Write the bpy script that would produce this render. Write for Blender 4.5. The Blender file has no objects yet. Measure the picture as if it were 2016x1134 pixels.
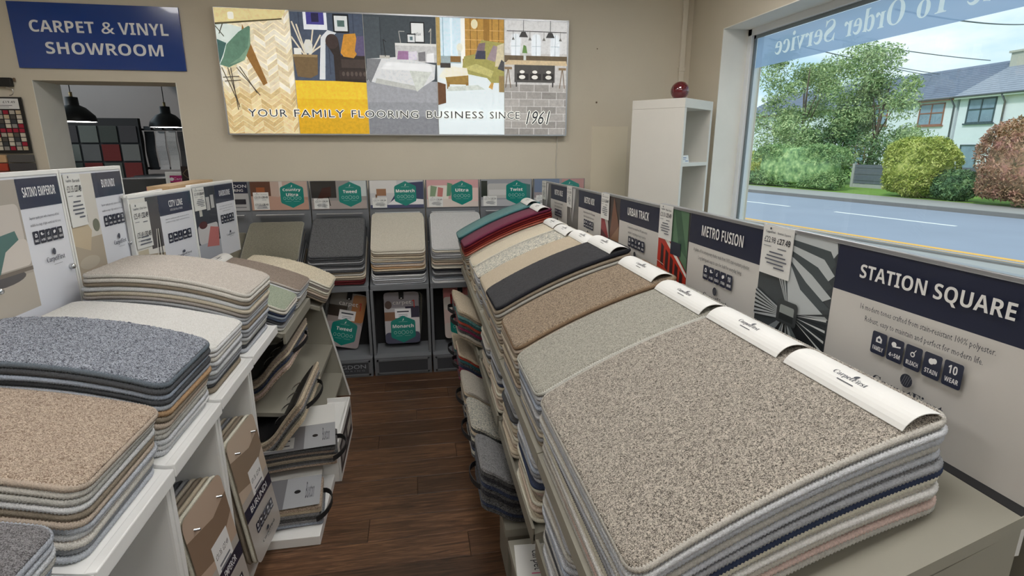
import bpy, bmesh, math, random
import numpy as np
from mathutils import Vector, Matrix, Euler
random.seed(7); np.random.seed(7)
R = math.radians
sc = bpy.context.scene
col = sc.collection

# ------------------------------------------------------------------ camera
cam_d = bpy.data.cameras.new('camera'); cam = bpy.data.objects.new('camera', cam_d); col.objects.link(cam)
cam.location = (0, 0, 1.6); cam.rotation_euler = (R(90 - 14.4), 0, R(-9.87))
cam_d.sensor_width = 36; cam_d.lens = 1080 / 2016 * 36; cam_d.clip_start = .02; cam_d.clip_end = 400
sc.camera = cam
# ------------------------------------------------------------------ view
sc.view_settings.view_transform = 'Standard'; sc.view_settings.look = 'None'
sc.view_settings.exposure = 0.0; sc.view_settings.gamma = 1.0
sc.view_settings.use_curve_mapping = False
# ------------------------------------------------------------------ sky
SKY_STRENGTH = 1.3
SUN_STRENGTH = 1.9
CEIL_STRENGTH = 13.0
BACK_LAMP = 24
def make_world():
    w = bpy.data.worlds.new('sky'); sc.world = w; w.use_nodes = True
    nt = w.node_tree; nt.nodes.clear()
    out = nt.nodes.new('ShaderNodeOutputWorld'); bg = nt.nodes.new('ShaderNodeBackground')
    tc = nt.nodes.new('ShaderNodeTexCoord'); mp = nt.nodes.new('ShaderNodeMapping'); mp.inputs['Scale'].default_value = (1, 1, 2.6)
    nz = nt.nodes.new('ShaderNodeTexNoise'); nz.inputs['Scale'].default_value = 3.2; nz.inputs['Detail'].default_value = 7; nz.inputs['Roughness'].default_value = .55
    rp = nt.nodes.new('ShaderNodeValToRGB'); rp.color_ramp.elements[0].position = .40; rp.color_ramp.elements[1].position = .66
    rp.color_ramp.elements[0].color = (.43, .67, .80, 1); rp.color_ramp.elements[1].color = (.92, .97, 1.0, 1)
    nt.links.new(tc.outputs['Generated'], mp.inputs['Vector']); nt.links.new(mp.outputs['Vector'], nz.inputs['Vector'])
    nt.links.new(nz.outputs['Fac'], rp.inputs['Fac']); nt.links.new(rp.outputs['Color'], bg.inputs['Color'])
    bg.inputs['Strength'].default_value = SKY_STRENGTH
    nt.links.new(bg.outputs['Background'], out.inputs['Surface'])
make_world()
sun_d = bpy.data.lights.new('sun', 'SUN'); sun_d.energy = SUN_STRENGTH; sun_d.angle = R(6); sun_d.color = (1, .97, .92)
sun = bpy.data.objects.new('sun', sun_d); col.objects.link(sun); sun.rotation_euler = Vector((.62, .42, -.72)).to_track_quat('-Z', 'Y').to_euler()

# ------------------------------------------------------------------ helpers
def S(r, g, b):
    f = lambda c: ((c/255+.055)/1.055)**2.4 if c/255 > .04045 else c/255/12.92
    return (f(r), f(g), f(b), 1)
MATS = {}
def mat(name, c, rough=.5, metal=0, emit=0, noise=0, nscale=8, bump=0, bscale=60, spec=.5, alpha=None, coat=0):
    if name in MATS: return MATS[name]
    m = bpy.data.materials.new(name); MATS[name] = m; m.use_nodes = True
    nt = m.node_tree; b = nt.nodes['Principled BSDF']
    b.inputs['Base Color'].default_value = c; b.inputs['Roughness'].default_value = rough; b.inputs['Metallic'].default_value = metal
    b.inputs['Specular IOR Level'].default_value = spec; b.inputs['Coat Weight'].default_value = coat
    if emit: b.inputs['Emission Color'].default_value = c; b.inputs['Emission Strength'].default_value = emit
    if alpha is not None: b.inputs['Alpha'].default_value = alpha
    tc = nt.nodes.new('ShaderNodeTexCoord')
    nz = nt.nodes.new('ShaderNodeTexNoise'); nz.inputs['Scale'].default_value = nscale; nz.inputs['Detail'].default_value = 4
    nt.links.new(tc.outputs['Object'], nz.inputs['Vector'])
    mx = nt.nodes.new('ShaderNodeMix'); mx.data_type = 'RGBA'
    n = max(noise, .03)
    mx.inputs[6].default_value = tuple(max(0, v*(1-n)) for v in c[:3])+(1,); mx.inputs[7].default_value = tuple(min(1, v*(1+n)) for v in c[:3])+(1,)
    nt.links.new(nz.outputs['Fac'], mx.inputs[0]); nt.links.new(mx.outputs[2], b.inputs['Base Color'])
    if bump:
        n2 = nt.nodes.new('ShaderNodeTexNoise'); n2.inputs['Scale'].default_value = bscale; n2.inputs['Detail'].default_value = 3
        bp = nt.nodes.new('ShaderNodeBump'); bp.inputs['Strength'].default_value = bump; bp.inputs['Distance'].default_value = .01
        nt.links.new(tc.outputs['Object'], n2.inputs['Vector']); nt.links.new(n2.outputs['Fac'], bp.inputs['Height']); nt.links.new(bp.outputs['Normal'], b.inputs['Normal'])
    return m
def attr_mat(name, rough=.45, emit=0, coat=0):
    m = bpy.data.materials.new(name); MATS[name] = m; m.use_nodes = True
    nt = m.node_tree; b = nt.nodes['Principled BSDF']; b.inputs['Roughness'].default_value = rough; b.inputs['Coat Weight'].default_value = coat
    a = nt.nodes.new('ShaderNodeAttribute'); a.attribute_name = 'Col'
    nt.links.new(a.outputs['Color'], b.inputs['Base Color'])
    if emit:
        tc = nt.nodes.new('ShaderNodeTexCoord'); nz = nt.nodes.new('ShaderNodeTexNoise'); nz.inputs['Scale'].default_value = 38; nz.inputs['Detail'].default_value = 8; nz.inputs['Roughness'].default_value = .7
        mr = nt.nodes.new('ShaderNodeMapRange'); mr.inputs['From Min'].default_value = .3; mr.inputs['From Max'].default_value = .7; mr.inputs['To Min'].default_value = .80; mr.inputs['To Max'].default_value = 1.16
        vm = nt.nodes.new('ShaderNodeVectorMath'); vm.operation = 'SCALE'; nt.links.new(tc.outputs['Object'], nz.inputs['Vector']); nt.links.new(nz.outputs['Fac'], mr.inputs['Value']); nt.links.new(a.outputs['Color'], vm.inputs[0]); nt.links.new(mr.outputs[0], vm.inputs['Scale'])
        nt.links.new(vm.outputs[0], b.inputs['Base Color'])
        nt.links.new(vm.outputs[0], b.inputs['Emission Color']); b.inputs['Emission Strength'].default_value = emit
    return m
def carpet_mat(c1, c2, scale=330, lo=.40, hi=.60, bump=.9):
    key = ('carpet', c1, c2, scale, lo, hi)
    if key in MATS: return MATS[key]
    m = bpy.data.materials.new('carpet_pile'); MATS[key] = m; m.use_nodes = True
    nt = m.node_tree; b = nt.nodes['Principled BSDF']; b.inputs['Roughness'].default_value = .95; b.inputs['Specular IOR Level'].default_value = .12
    b.inputs['Sheen Weight'].default_value = .15
    tc = nt.nodes.new('ShaderNodeTexCoord')
    nz = nt.nodes.new('ShaderNodeTexNoise'); nz.inputs['Scale'].default_value = scale; nz.inputs['Detail'].default_value = 2.5; nz.inputs['Distortion'].default_value = 1.8
    rp = nt.nodes.new('ShaderNodeValToRGB'); rp.color_ramp.elements[0].position = lo; rp.color_ramp.elements[1].position = hi
    rp.color_ramp.elements[0].color = S(*c1); rp.color_ramp.elements[1].color = S(*c2)
    bp = nt.nodes.new('ShaderNodeBump'); bp.inputs['Strength'].default_value = bump; bp.inputs['Distance'].default_value = .004
    nt.links.new(tc.outputs['Object'], nz.inputs['Vector']); nt.links.new(nz.outputs['Fac'], rp.inputs['Fac']); nt.links.new(rp.outputs['Color'], b.inputs['Base Color'])
    nt.links.new(nz.outputs['Fac'], bp.inputs['Height']); nt.links.new(bp.outputs['Normal'], b.inputs['Normal'])
    return m
def yarn_mat(c):
    key = ('yarn', c)
    if key in MATS: return MATS[key]
    return_m = mat('binding_yarn', S(*c), .85, noise=.4, nscale=300, bump=.5, bscale=500, spec=.2); del MATS['binding_yarn']; MATS[key] = return_m
    return return_m

class MB:
    """collects shapes, links them as ONE mesh object"""
    def __init__(s): s.v = []; s.f = []; s.c = []; s.smooth = []
    def add(s, vs, fs, c=None, smooth=False):
        o = len(s.v); s.v += [tuple(map(float, p)) for p in vs]
        for f in fs: s.f.append(tuple(o+i for i in f)); s.c.append(c); s.smooth.append(smooth)
        return s
    def box(s, x0, x1, y0, y1, z0, z1, c=None):
        v = [(x, y, z) for z in (z0, z1) for y in (y0, y1) for x in (x0, x1)]
        return s.add(v, [(0, 2, 3, 1), (4, 5, 7, 6), (0, 1, 5, 4), (2, 6, 7, 3), (0, 4, 6, 2), (1, 3, 7, 5)], c)
    def bbox(s, x0, x1, y0, y1, z0, z1, b=.004, c=None):
        """box with chamfered vertical + horizontal edges"""
        bm = bmesh.new(); bmesh.ops.create_cube(bm, size=1)
        for v in bm.verts: v.co = Vector(((x0+x1)/2+v.co.x*(x1-x0), (y0+y1)/2+v.co.y*(y1-y0), (z0+z1)/2+v.co.z*(z1-z0)))
        bmesh.ops.bevel(bm, geom=bm.edges[:], offset=b, segments=2, profile=.5, affect='EDGES')
        s.add([v.co[:] for v in bm.verts], [[v.index for v in f.verts] for f in bm.faces], c); bm.free(); return s
    def prism(s, poly, axis, a, b, c=None):
        """poly list of 2-D points; axis 'x': (y,z) 'y': (x,z) 'z': (x,y)"""
        P = {'x': lambda p, t: (t, p[0], p[1]), 'y': lambda p, t: (p[0], t, p[1]), 'z': lambda p, t: (p[0], p[1], t)}[axis]
        n = len(poly); v = [P(p, a) for p in poly]+[P(p, b) for p in poly]
        f = [tuple(range(n)), tuple(range(2*n-1, n-1, -1))]+[(i, i+n, (i+1) % n+n, (i+1) % n) for i in range(n)]
        return s.add(v, f, c)
    def tube(s, path, r, n=8, closed=False, c=None, caps=True):
        path = [Vector(p) for p in path]; m = len(path); rings = []
        up = None
        for i, p in enumerate(path):
            a = path[(i-1) % m] if (closed or i > 0) else p; b = path[(i+1) % m] if (closed or i < m-1) else p
            t = (b-a).normalized()
            if up is None: up = Vector((0, 0, 1)) if abs(t.z) < .9 else Vector((1, 0, 0))
            u = (up-t*up.dot(t)).normalized(); w = t.cross(u); up = u
            rr = r[i] if isinstance(r, (list, tuple)) else r
            rings.append([p+(u*math.cos(2*math.pi*k/n)+w*math.sin(2*math.pi*k/n))*rr for k in range(n)])
        v = [q for g in rings for q in g]; f = []
        for i in range(m if closed else m-1):
            j = (i+1) % m
            for k in range(n): f.append((i*n+k, i*n+(k+1) % n, j*n+(k+1) % n, j*n+k))
        if not closed and caps: f += [tuple(range(n-1, -1, -1)), tuple((m-1)*n+k for k in range(n))]
        return s.add(v, f, c, True)
    def lathe(s, prof, n=24, c=None, cx=0, cy=0):
        v = [(cx+r*math.cos(2*math.pi*k/n), cy+r*math.sin(2*math.pi*k/n), z) for r, z in prof for k in range(n)]
        f = [(i*n+k, i*n+(k+1) % n, (i+1)*n+(k+1) % n, (i+1)*n+k) for i in range(len(prof)-1) for k in range(n)]
        return s.add(v, f, c, True)
    def mesh(s, name):
        me = bpy.data.meshes.new(name); me.from_pydata(s.v, [], s.f)
        me.polygons.foreach_set('use_smooth', s.smooth)
        if any(c is not None for c in s.c):
            at = me.color_attributes.new('Col', 'FLOAT_COLOR', 'CORNER'); buf = []
            for f, c in zip(s.f, s.c): buf += list(c or (1, 1, 1, 1))*len(f)
            at.data.foreach_set('color', buf)
        me.update(); return me
    def build(s, name, m, parent=None, loc=(0, 0, 0), rot=(0, 0, 0)): return ob(name, s.mesh(name), m, parent, loc, rot)

def ob(name, me, m, parent=None, loc=(0, 0, 0), rot=(0, 0, 0)):
    o = bpy.data.objects.new(name, me); col.objects.link(o)
    if m is not None:
        if len(me.materials) == 0: me.materials.append(m)
        if me.materials[0] is not m:
            o.material_slots[0].link = 'OBJECT'; o.material_slots[0].material = m
    o.parent = parent; o.location = loc; o.rotation_euler = rot
    return o
def tag(o, label=None, cat=None, group=None, kind=None):
    if label: o['label'] = label
    if cat: o['category'] = cat
    if group: o['group'] = group
    if kind: o['kind'] = kind
    return o
def thing(name, label, cat, loc=(0, 0, 0), rot=(0, 0, 0), group=None):
    o = bpy.data.objects.new(name, None); col.objects.link(o); o.location = loc; o.rotation_euler = rot; o.empty_display_size = .05
    return tag(o, label, cat, group)
def struct(o): o['kind'] = 'structure'; return o

# ------------------------------------------------------------------ lettering and flat print
TXT = {}
BOLD = {}
for i in range(26):
    BOLD[chr(65+i)] = chr(0x1D400+i); BOLD[chr(97+i)] = chr(0x1D41A+i)
SANSB = {}
for i in range(26):
    SANSB[chr(65+i)] = chr(0x1D5D4+i); SANSB[chr(97+i)] = chr(0x1D5EE+i)
for i in range(10): SANSB[chr(48+i)] = chr(0x1D7EC+i)
def sansb(s): return ''.join(SANSB.get(ch, ch) for ch in s)
def serif(s): return ''.join(BOLD.get(ch, ch) for ch in s)
def text_geo(s, res=3, offset=0, space=1.0):
    key = (s, res, offset, space)
    if key in TXT: return TXT[key]
    cu = bpy.data.curves.new('t', 'FONT'); cu.body = s; cu.resolution_u = res; cu.offset = offset; cu.space_character = space; cu.fill_mode = 'FRONT' if hasattr(cu, 'fill_mode') else cu.fill_mode
    o = bpy.data.objects.new('t', cu); col.objects.link(o)
    bpy.context.view_layer.update()
    me = bpy.data.meshes.new_from_object(o.evaluated_get(bpy.context.evaluated_depsgraph_get()))
    v = [(p.co.x, p.co.y) for p in me.vertices]; f = [tuple(p.vertices) for p in me.polygons]
    bpy.data.objects.remove(o); bpy.data.curves.remove(cu); bpy.data.meshes.remove(me)
    if v:
        x0 = min(p[0] for p in v); x1 = max(p[0] for p in v); y0 = min(p[1] for p in v); y1 = max(p[1] for p in v)
        v = [((p[0]-x0)/max(x1-x0, 1e-6), (p[1]-y0)/max(y1-y0, 1e-6)) for p in v]
        TXT[key] = (v, f, (x1-x0)/max(y1-y0, 1e-6))
    else: TXT[key] = ([], [], 1)
    return TXT[key]
INK = None
class Print:
    """flat print in a panel's plane: u to the right (local x), v up (local z), facing local -y"""
    def __init__(s, w, h, step=.00015): s.w, s.h, s.mb, s.k, s.step = w, h, MB(), 0, step
    def poly(s, pts, c):
        s.k += 1; y = -s.k*s.step
        s.mb.add([(u*s.w, y, v*s.h) for u, v in pts], [tuple(range(len(pts)))], c if len(c) == 4 else S(*c)); return s
    def rect(s, u0, v0, u1, v1, c): return s.poly([(u0, v0), (u1, v0), (u1, v1), (u0, v1)], c)
    def rrect(s, u0, v0, u1, v1, c, r=.012):
        w, h = s.w, s.h; pts = []
        for cx, cy, a0 in ((u1*w-r, v0*h+r, -90), (u1*w-r, v1*h-r, 0), (u0*w+r, v1*h-r, 90), (u0*w+r, v0*h+r, 180)):
            for k in range(5): a = R(a0+22.5*k); pts.append(((cx+r*math.cos(a))/w, (cy+r*math.sin(a))/h))
        return s.poly(pts, c)
    def ell(s, cu, cv, ru, rv, c, n=20): return s.poly([(cu+ru*math.cos(2*math.pi*k/n), cv+rv*math.sin(2*math.pi*k/n)) for k in range(n)], c)
    def line(s, pts, wd, c):
        for a, b in zip(pts, pts[1:]):
            dx, dy = (b[0]-a[0])*s.w, (b[1]-a[1])*s.h; l = math.hypot(dx, dy) or 1; nx, ny = -dy/l*wd/2/s.w, dx/l*wd/2/s.h
            s.poly([(a[0]-nx, a[1]-ny), (b[0]-nx, b[1]-ny), (b[0]+nx, b[1]+ny), (a[0]+nx, a[1]+ny)], c)
        return s
    def text(s, t, u0, v0, u1, v1, c, res=2, offset=0, shear=0, space=1.0, mirror=False):
        v, f, a = text_geo(t, res, offset, space)
        s.k += 1; y = -s.k*s.step
        s.mb.add([((u0+(u1-u0)*((1-p[0]) if mirror else p[0]))*s.w+shear*p[1]*(v1-v0)*s.h, y, (v0+(v1-v0)*p[1])*s.h) for p in v], f, c if len(c) == 4 else S(*c)); return s
    def build(s, name, m, parent, loc=(0, 0, 0), rot=(0, 0, 0)): return s.mb.build(name, m, parent, loc, rot)
INK = attr_mat('print_ink', .4)
INK_GLOSS = attr_mat('print_ink_gloss', .22, coat=.3)
INK_LIT = attr_mat('print_backlit', .5, emit=.58)
# ------------------------------------------------------------------ common materials
M_WALL = mat('cream_wall', S(211, 202, 184), .8, noise=.05, nscale=3, bump=.08, bscale=40)
M_REVEAL = mat('reveal_white', S(234, 232, 224), .7, noise=.06, nscale=6, bump=.08, bscale=30)
M_CEIL = mat('ceiling_white', S(235, 233, 226), .9)
M_WHITE = mat('white_laminate', S(232, 232, 230), .42, noise=.02)
M_WEDGE = mat('white_edge', S(240, 240, 238), .4)
M_UPVC = mat('white_upvc', S(236, 238, 240), .3)
M_TAUPE = mat('taupe_laminate', S(150, 147, 135), .5, noise=.04)
M_TAUPE_D = mat('taupe_edge', S(128, 124, 112), .5, noise=.04)
M_GREY = mat('grey_steel', S(112, 115, 120), .5, noise=.05)
M_GREYD = mat('dark_grey_panel', S(66, 68, 73), .55, noise=.05)
M_NICHE = mat('niche_black', S(30, 30, 32), .8)
M_BLACK = mat('black_plastic', S(22, 22, 24), .45)
M_STRAP = mat('black_strap', S(28, 28, 30), .7, bump=.2, bscale=300)
M_CHROME = mat('chrome_wire', S(215, 217, 220), .22, metal=1)
M_CARD = mat('white_card', S(224, 224, 221), .55)
M_ALU = mat('brushed_aluminium', S(180, 182, 186), .35, metal=.9)
M_DARK = mat('dark_room_wall', S(150, 144, 142), .9)
M_OAK = mat('pale_oak_edge', S(196, 166, 128), .5, noise=.15, nscale=40)

def wood_mat():
    m = bpy.data.materials.new('vinyl_plank'); m.use_nodes = True; nt = m.node_tree; b = nt.nodes['Principled BSDF']
    tc = nt.nodes.new('ShaderNodeTexCoord'); oi = nt.nodes.new('ShaderNodeObjectInfo')
    ad = nt.nodes.new('ShaderNodeVectorMath'); ad.operation = 'ADD'; sc_ = nt.nodes.new('ShaderNodeVectorMath'); sc_.operation = 'SCALE'; sc_.inputs['Scale'].default_value = 37
    cb = nt.nodes.new('ShaderNodeCombineXYZ')
    for i in range(3): nt.links.new(oi.outputs['Random'], cb.inputs[i])
    nt.links.new(cb.outputs[0], sc_.inputs[0]); nt.links.new(tc.outputs['Object'], ad.inputs[0]); nt.links.new(sc_.outputs[0], ad.inputs[1])
    mp = nt.nodes.new('ShaderNodeMapping'); mp.inputs['Scale'].default_value = (1.3, 16, 1); nt.links.new(ad.outputs[0], mp.inputs['Vector'])
    nz = nt.nodes.new('ShaderNodeTexNoise'); nz.inputs['Scale'].default_value = 3.5; nz.inputs['Detail'].default_value = 8; nz.inputs['Roughness'].default_value = .65; nz.inputs['Distortion'].default_value = 1.2
    nt.links.new(mp.outputs[0], nz.inputs['Vector'])
    rp = nt.nodes.new('ShaderNodeValToRGB'); e = rp.color_ramp.elements
    e[0].position = .3; e[0].color = S(50, 33, 22); e[1].position = .72; e[1].color = S(128, 94, 68)
    e2 = rp.color_ramp.elements.new(.5); e2.color = S(88, 61, 42)
    nt.links.new(nz.outputs['Fac'], rp.inputs['Fac'])
    hs = nt.nodes.new('ShaderNodeHueSaturation'); mr = nt.nodes.new('ShaderNodeMapRange'); mr.inputs['To Min'].default_value = .66; mr.inputs['To Max'].default_value = 1.28
    nt.links.new(oi.outputs['Random'], mr.inputs['Value']); nt.links.new(mr.outputs[0], hs.inputs['Value']); nt.links.new(rp.outputs['Color'], hs.inputs['Color'])
    nt.links.new(hs.outputs[0], b.inputs['Base Color']); b.inputs['Roughness'].default_value = .42
    bp = nt.nodes.new('ShaderNodeBump'); bp.inputs['Strength'].default_value = .15; bp.inputs['Distance'].default_value = .002
    nt.links.new(nz.outputs['Fac'], bp.inputs['Height']); nt.links.new(bp.outputs['Normal'], b.inputs['Normal'])
    return m
M_WOOD = wood_mat()

# ------------------------------------------------------------------ room shell
XL, XR, YB, YF, ZC = -3.3, 2.19, 4.35, -3.0, 2.9
DX0, DX1, DZ = -2.472, -1.592, 2.03
WT = .26                                                     # right wall thickness to the frame
WY0, WY1, WZ0, WZ1 = -2.4, 3.88, .78, 2.41
fl = MB().box(XL, XR+.3, YF, YB+.3, -.12, -.004).build('floor', mat('floor_screed', S(60, 45, 35), .8)); struct(fl)
PW, PL = .148, 1.22
plank = {}
def plank_mesh(l):
    l = round(l, 3)
    if l not in plank:
        b = MB(); g = .0012; c = .0015
        b.add([(g, g, -.004), (l-g, g, -.004), (l-g, PW-g, -.004), (g, PW-g, -.004), (g, g, -c), (l-g, g, -c), (l-g, PW-g, -c), (g, PW-g, -c),
               (g+c, g+c, 0), (l-g-c, g+c, 0), (l-g-c, PW-g-c, 0), (g+c, PW-g-c, 0)],
              [(0, 1, 5, 4), (1, 2, 6, 5), (2, 3, 7, 6), (3, 0, 4, 7), (4, 5, 9, 8), (5, 6, 10, 9), (6, 7, 11, 10), (7, 4, 8, 11), (8, 9, 10, 11)])
        plank[l] = b.mesh('plank'); plank[l].materials.append(M_WOOD)
    return plank[l]
y = YF; row = 0
while y < YB:
    x = XL-[0, .41, .83, .2, .62][row % 5]
    while x < XR:
        a, b_ = max(x, XL), min(x+PL, XR)
        if b_-a > .02: ob('plank', plank_mesh(b_-a), M_WOOD, fl, (a, y, 0))
        x += PL
    y += PW; row += 1
struct(MB().box(XL-.2, XR+.5, YF-.2, YB+4.2, ZC, ZC+.15).build('ceiling', M_CEIL))
wb = MB(); T = YB+.28
wb.box(XL-.2, DX0, YB, T, -.1, ZC).box(DX1, XR+.5, YB, T, -.1, ZC).box(DX0, DX1, YB, T, DZ, ZC)
struct(wb.build('wall_back', M_WALL))
dr = MB(); e = .004
dr.box(DX0, DX0+e, YB-.002, T+.02, 0, DZ).box(DX1-e, DX1, YB-.002, T+.02, 0, DZ)
struct(dr.build('trim_1', M_REVEAL))
struct(MB().box(XL-.2, XL, YF, T, -.1, ZC).build('wall_left', M_WALL))
struct(MB().box(XL-.2, XR+.5, YF-.2, YF, -.1, ZC).build('wall_front', M_WALL))
wr = MB(); X2 = XR+WT+.06
wr.box(XR, X2, WY1, YB+.1, -.1, ZC).box(XR, X2, YF, WY0, -.1, ZC).box(XR, X2, WY0, WY1, -.1, WZ0).box(XR, X2, WY0, WY1, WZ1, ZC)
struct(wr.build('wall_right', M_WALL))
rv = MB(); e = .006
rv.box(XR-.003, X2-.02, WY1-e, WY1, WZ0, WZ1).box(XR-.003, X2-.02, WY0, WY0+e, WZ0, WZ1).box(XR-.003, X2-.02, WY0, WY1, WZ1-e, WZ1)
struct(rv.build('trim_2', M_REVEAL))
struct(MB().bbox(XR-.04, XR+WT, WY0-.02, WY1+.0, WZ0-.0, WZ0+.025, .006).build('trim_3', M_UPVC))
# window: white frame, one wide pane, opaque film band with mirrored lettering
XF = XR+.19
win = bpy.data.objects.new('window_1', None); col.objects.link(win); struct(win)
fr = MB(); fw = .05
fr.bbox(XF, XF+.07, WY1-fw, WY1, WZ0, WZ1).bbox(XF, XF+.07, WY0, WY0+fw, WZ0, WZ1).bbox(XF, XF+.07, WY0, WY1, WZ1-fw, WZ1).bbox(XF, XF+.07, WY0, WY1, WZ0, WZ0+fw)
fr.build('window_frame', M_UPVC, win)
bd = MB()
g0 = .022
bd.box(XF+.02, XF+.032, WY1-fw-g0, WY1-fw, WZ0+fw, WZ1-fw).box(XF+.02, XF+.032, WY0+fw, WY1-fw, WZ1-fw-g0, WZ1-fw).box(XF+.02, XF+.032, WY0+fw, WY1-fw, WZ0+fw, WZ0+fw+g0)
bd.build('glazing_bead', mat('bead_grey', S(120, 130, 134), .5), win)
def glass_mat():
    m = bpy.data.materials.new('window_glass'); m.use_nodes = True; nt = m.node_tree; nt.nodes.clear()
    o = nt.nodes.new('ShaderNodeOutputMaterial'); mx = nt.nodes.new('ShaderNodeMixShader'); tr = nt.nodes.new('ShaderNodeBsdfTransparent'); gl = nt.nodes.new('ShaderNodeBsdfGlossy')
    lw = nt.nodes.new('ShaderNodeLayerWeight'); lw.inputs['Blend'].default_value = .5; pw = nt.nodes.new('ShaderNodeMath'); pw.operation = 'POWER'; pw.inputs[1].default_value = 4.5
    fz = nt.nodes.new('ShaderNodeMath'); fz.operation = 'MULTIPLY_ADD'; fz.inputs[1].default_value = .75; fz.inputs[2].default_value = .05
    nt.links.new(lw.outputs['Facing'], pw.inputs[0]); nt.links.new(pw.outputs[0], fz.inputs[0]); gl.inputs['Roughness'].default_value = .01; tr.inputs['Color'].default_value = (.94, .97, .97, 1)
    nt.links.new(fz.outputs[0], mx.inputs[0]); nt.links.new(tr.outputs[0], mx.inputs[1]); nt.links.new(gl.outputs[0], mx.inputs[2]); nt.links.new(mx.outputs[0], o.inputs['Surface']); return m
M_GLASS = glass_mat()
XG = XF+.04
pane = MB().add([(XG, WY0+fw, WZ0+fw), (XG, WY1-fw, WZ0+fw), (XG, WY1-fw, WZ1-fw), (XG, WY0+fw, WZ1-fw)], [(0, 1, 2, 3)]).build('glass_pane', M_GLASS, win)
def film_mat(name, c, op, tl_=.6):
    m = bpy.data.materials.new(name); m.use_nodes = True; nt = m.node_tree; nt.nodes.clear()
    o = nt.nodes.new('ShaderNodeOutputMaterial'); mx = nt.nodes.new('ShaderNodeMixShader'); mx.inputs[0].default_value = op
    tr = nt.nodes.new('ShaderNodeBsdfTransparent'); tl = nt.nodes.new('ShaderNodeBsdfTranslucent'); tl.inputs['Color'].default_value = c; df = nt.nodes.new('ShaderNodeBsdfDiffuse'); df.inputs['Color'].default_value = c
    m2 = nt.nodes.new('ShaderNodeMixShader'); m2.inputs[0].default_value = tl_
    nt.links.new(df.outputs[0], m2.inputs[1]); nt.links.new(tl.outputs[0], m2.inputs[2]); nt.links.new(tr.outputs[0], mx.inputs[1]); nt.links.new(m2.outputs[0], mx.inputs[2]); nt.links.new(mx.outputs[0], o.inputs['Surface']); return m
bz0, bz1 = 2.142, WZ1-fw-g0
def text_loops(t, res=5):
    v, f, asp = text_geo(t, res); ec = {}
    for p in f:
        for i, j in zip(p, p[1:]+p[:1]): ec[(min(i, j), max(i, j))] = ec.get((min(i, j), max(i, j)), 0)+1
    # weld equal points so that each outline closes
    key = {}; idx = [key.setdefault((round(q[0], 5), round(q[1], 5)), i) for i, q in enumerate(v)]
    ec2 = {}
    for p in f:
        q = [idx[i] for i in p]
        for i, j in zip(q, q[1:]+q[:1]):
            if i != j: ec2[(min(i, j), max(i, j))] = ec2.get((min(i, j), max(i, j)), 0)+1
    adj = {}
    for (i, j), n in ec2.items():
        if n == 1: adj.setdefault(i, []).append(j); adj.setdefault(j, []).append(i)
    loops = []; seen = set()
    for s0 in adj:
        if s0 in seen: continue
        lp = [s0]; seen.add(s0); cur = s0
        while True:
            nx = [k for k in adj[cur] if k not in seen]
            if not nx: break
            cur = nx[0]; seen.add(cur); lp.append(cur)
        if len(lp) > 2: loops.append([v[k] for k in lp])
    return loops
M_FILMW = film_mat('white_film', S(252, 254, 254), .98, 1.0); M_FILMB = film_mat('blue_film', S(172, 196, 228), .9, .85)
ya_, yb_ = WY1-fw-g0, WY0+fw
words = [('Service', 3.60, 3.055, 2.197, 2.318), ('Order', 2.985, 2.585, 2.197, 2.318), ('To', 2.515, 2.335, 2.197, 2.314), ('Made', 2.26, 1.86, 2.197, 2.314)]
def fill_curve(loops, name):
    cu = bpy.data.curves.new(name, 'CURVE'); cu.dimensions = '2D'; cu.fill_mode = 'BOTH'
    for lp in loops:
        sp = cu.splines.new('POLY'); sp.points.add(len(lp)-1); sp.use_cyclic_u = True
        for q, (a_, b_) in zip(sp.points, lp): q.co = (a_, b_, 0, 1)
    o = bpy.data.objects.new(name, cu); col.objects.link(o); bpy.context.view_layer.update()
    me = bpy.data.meshes.new_from_object(o.evaluated_get(bpy.context.evaluated_depsgraph_get()))
    bpy.data.objects.remove(o); bpy.data.curves.remove(cu); me.name = name; return me
# band plane: local x runs from the far end towards the camera, local y is height; lettering is cut out of the blue and filled white
hole = []
for s_, y0_, y1_, z0_, z1_ in words:
    lps = [[((ya_-y0_)+(y0_-y1_)*(1-px_), z0_+(z1_-z0_)*py_) for px_, py_ in lp] for lp in text_loops(serif(s_))]
    hole += lps
    lm = fill_curve(lps, 'film_lettering'); ob('film_lettering', lm, M_FILMW, win, (XG-.003, ya_, 0), (R(90), 0, R(-90)))
bl_ = ya_-yb_
bm_ = fill_curve([[(0, bz0), (bl_, bz0), (bl_, bz1), (0, bz1)]]+hole, 'film_band')
band = ob('film_band', bm_, M_FILMB, win, (XG-.003, ya_, 0), (R(90), 0, R(-90)))
tag(band, 'blue-grey film band across the top of the window')
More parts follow.
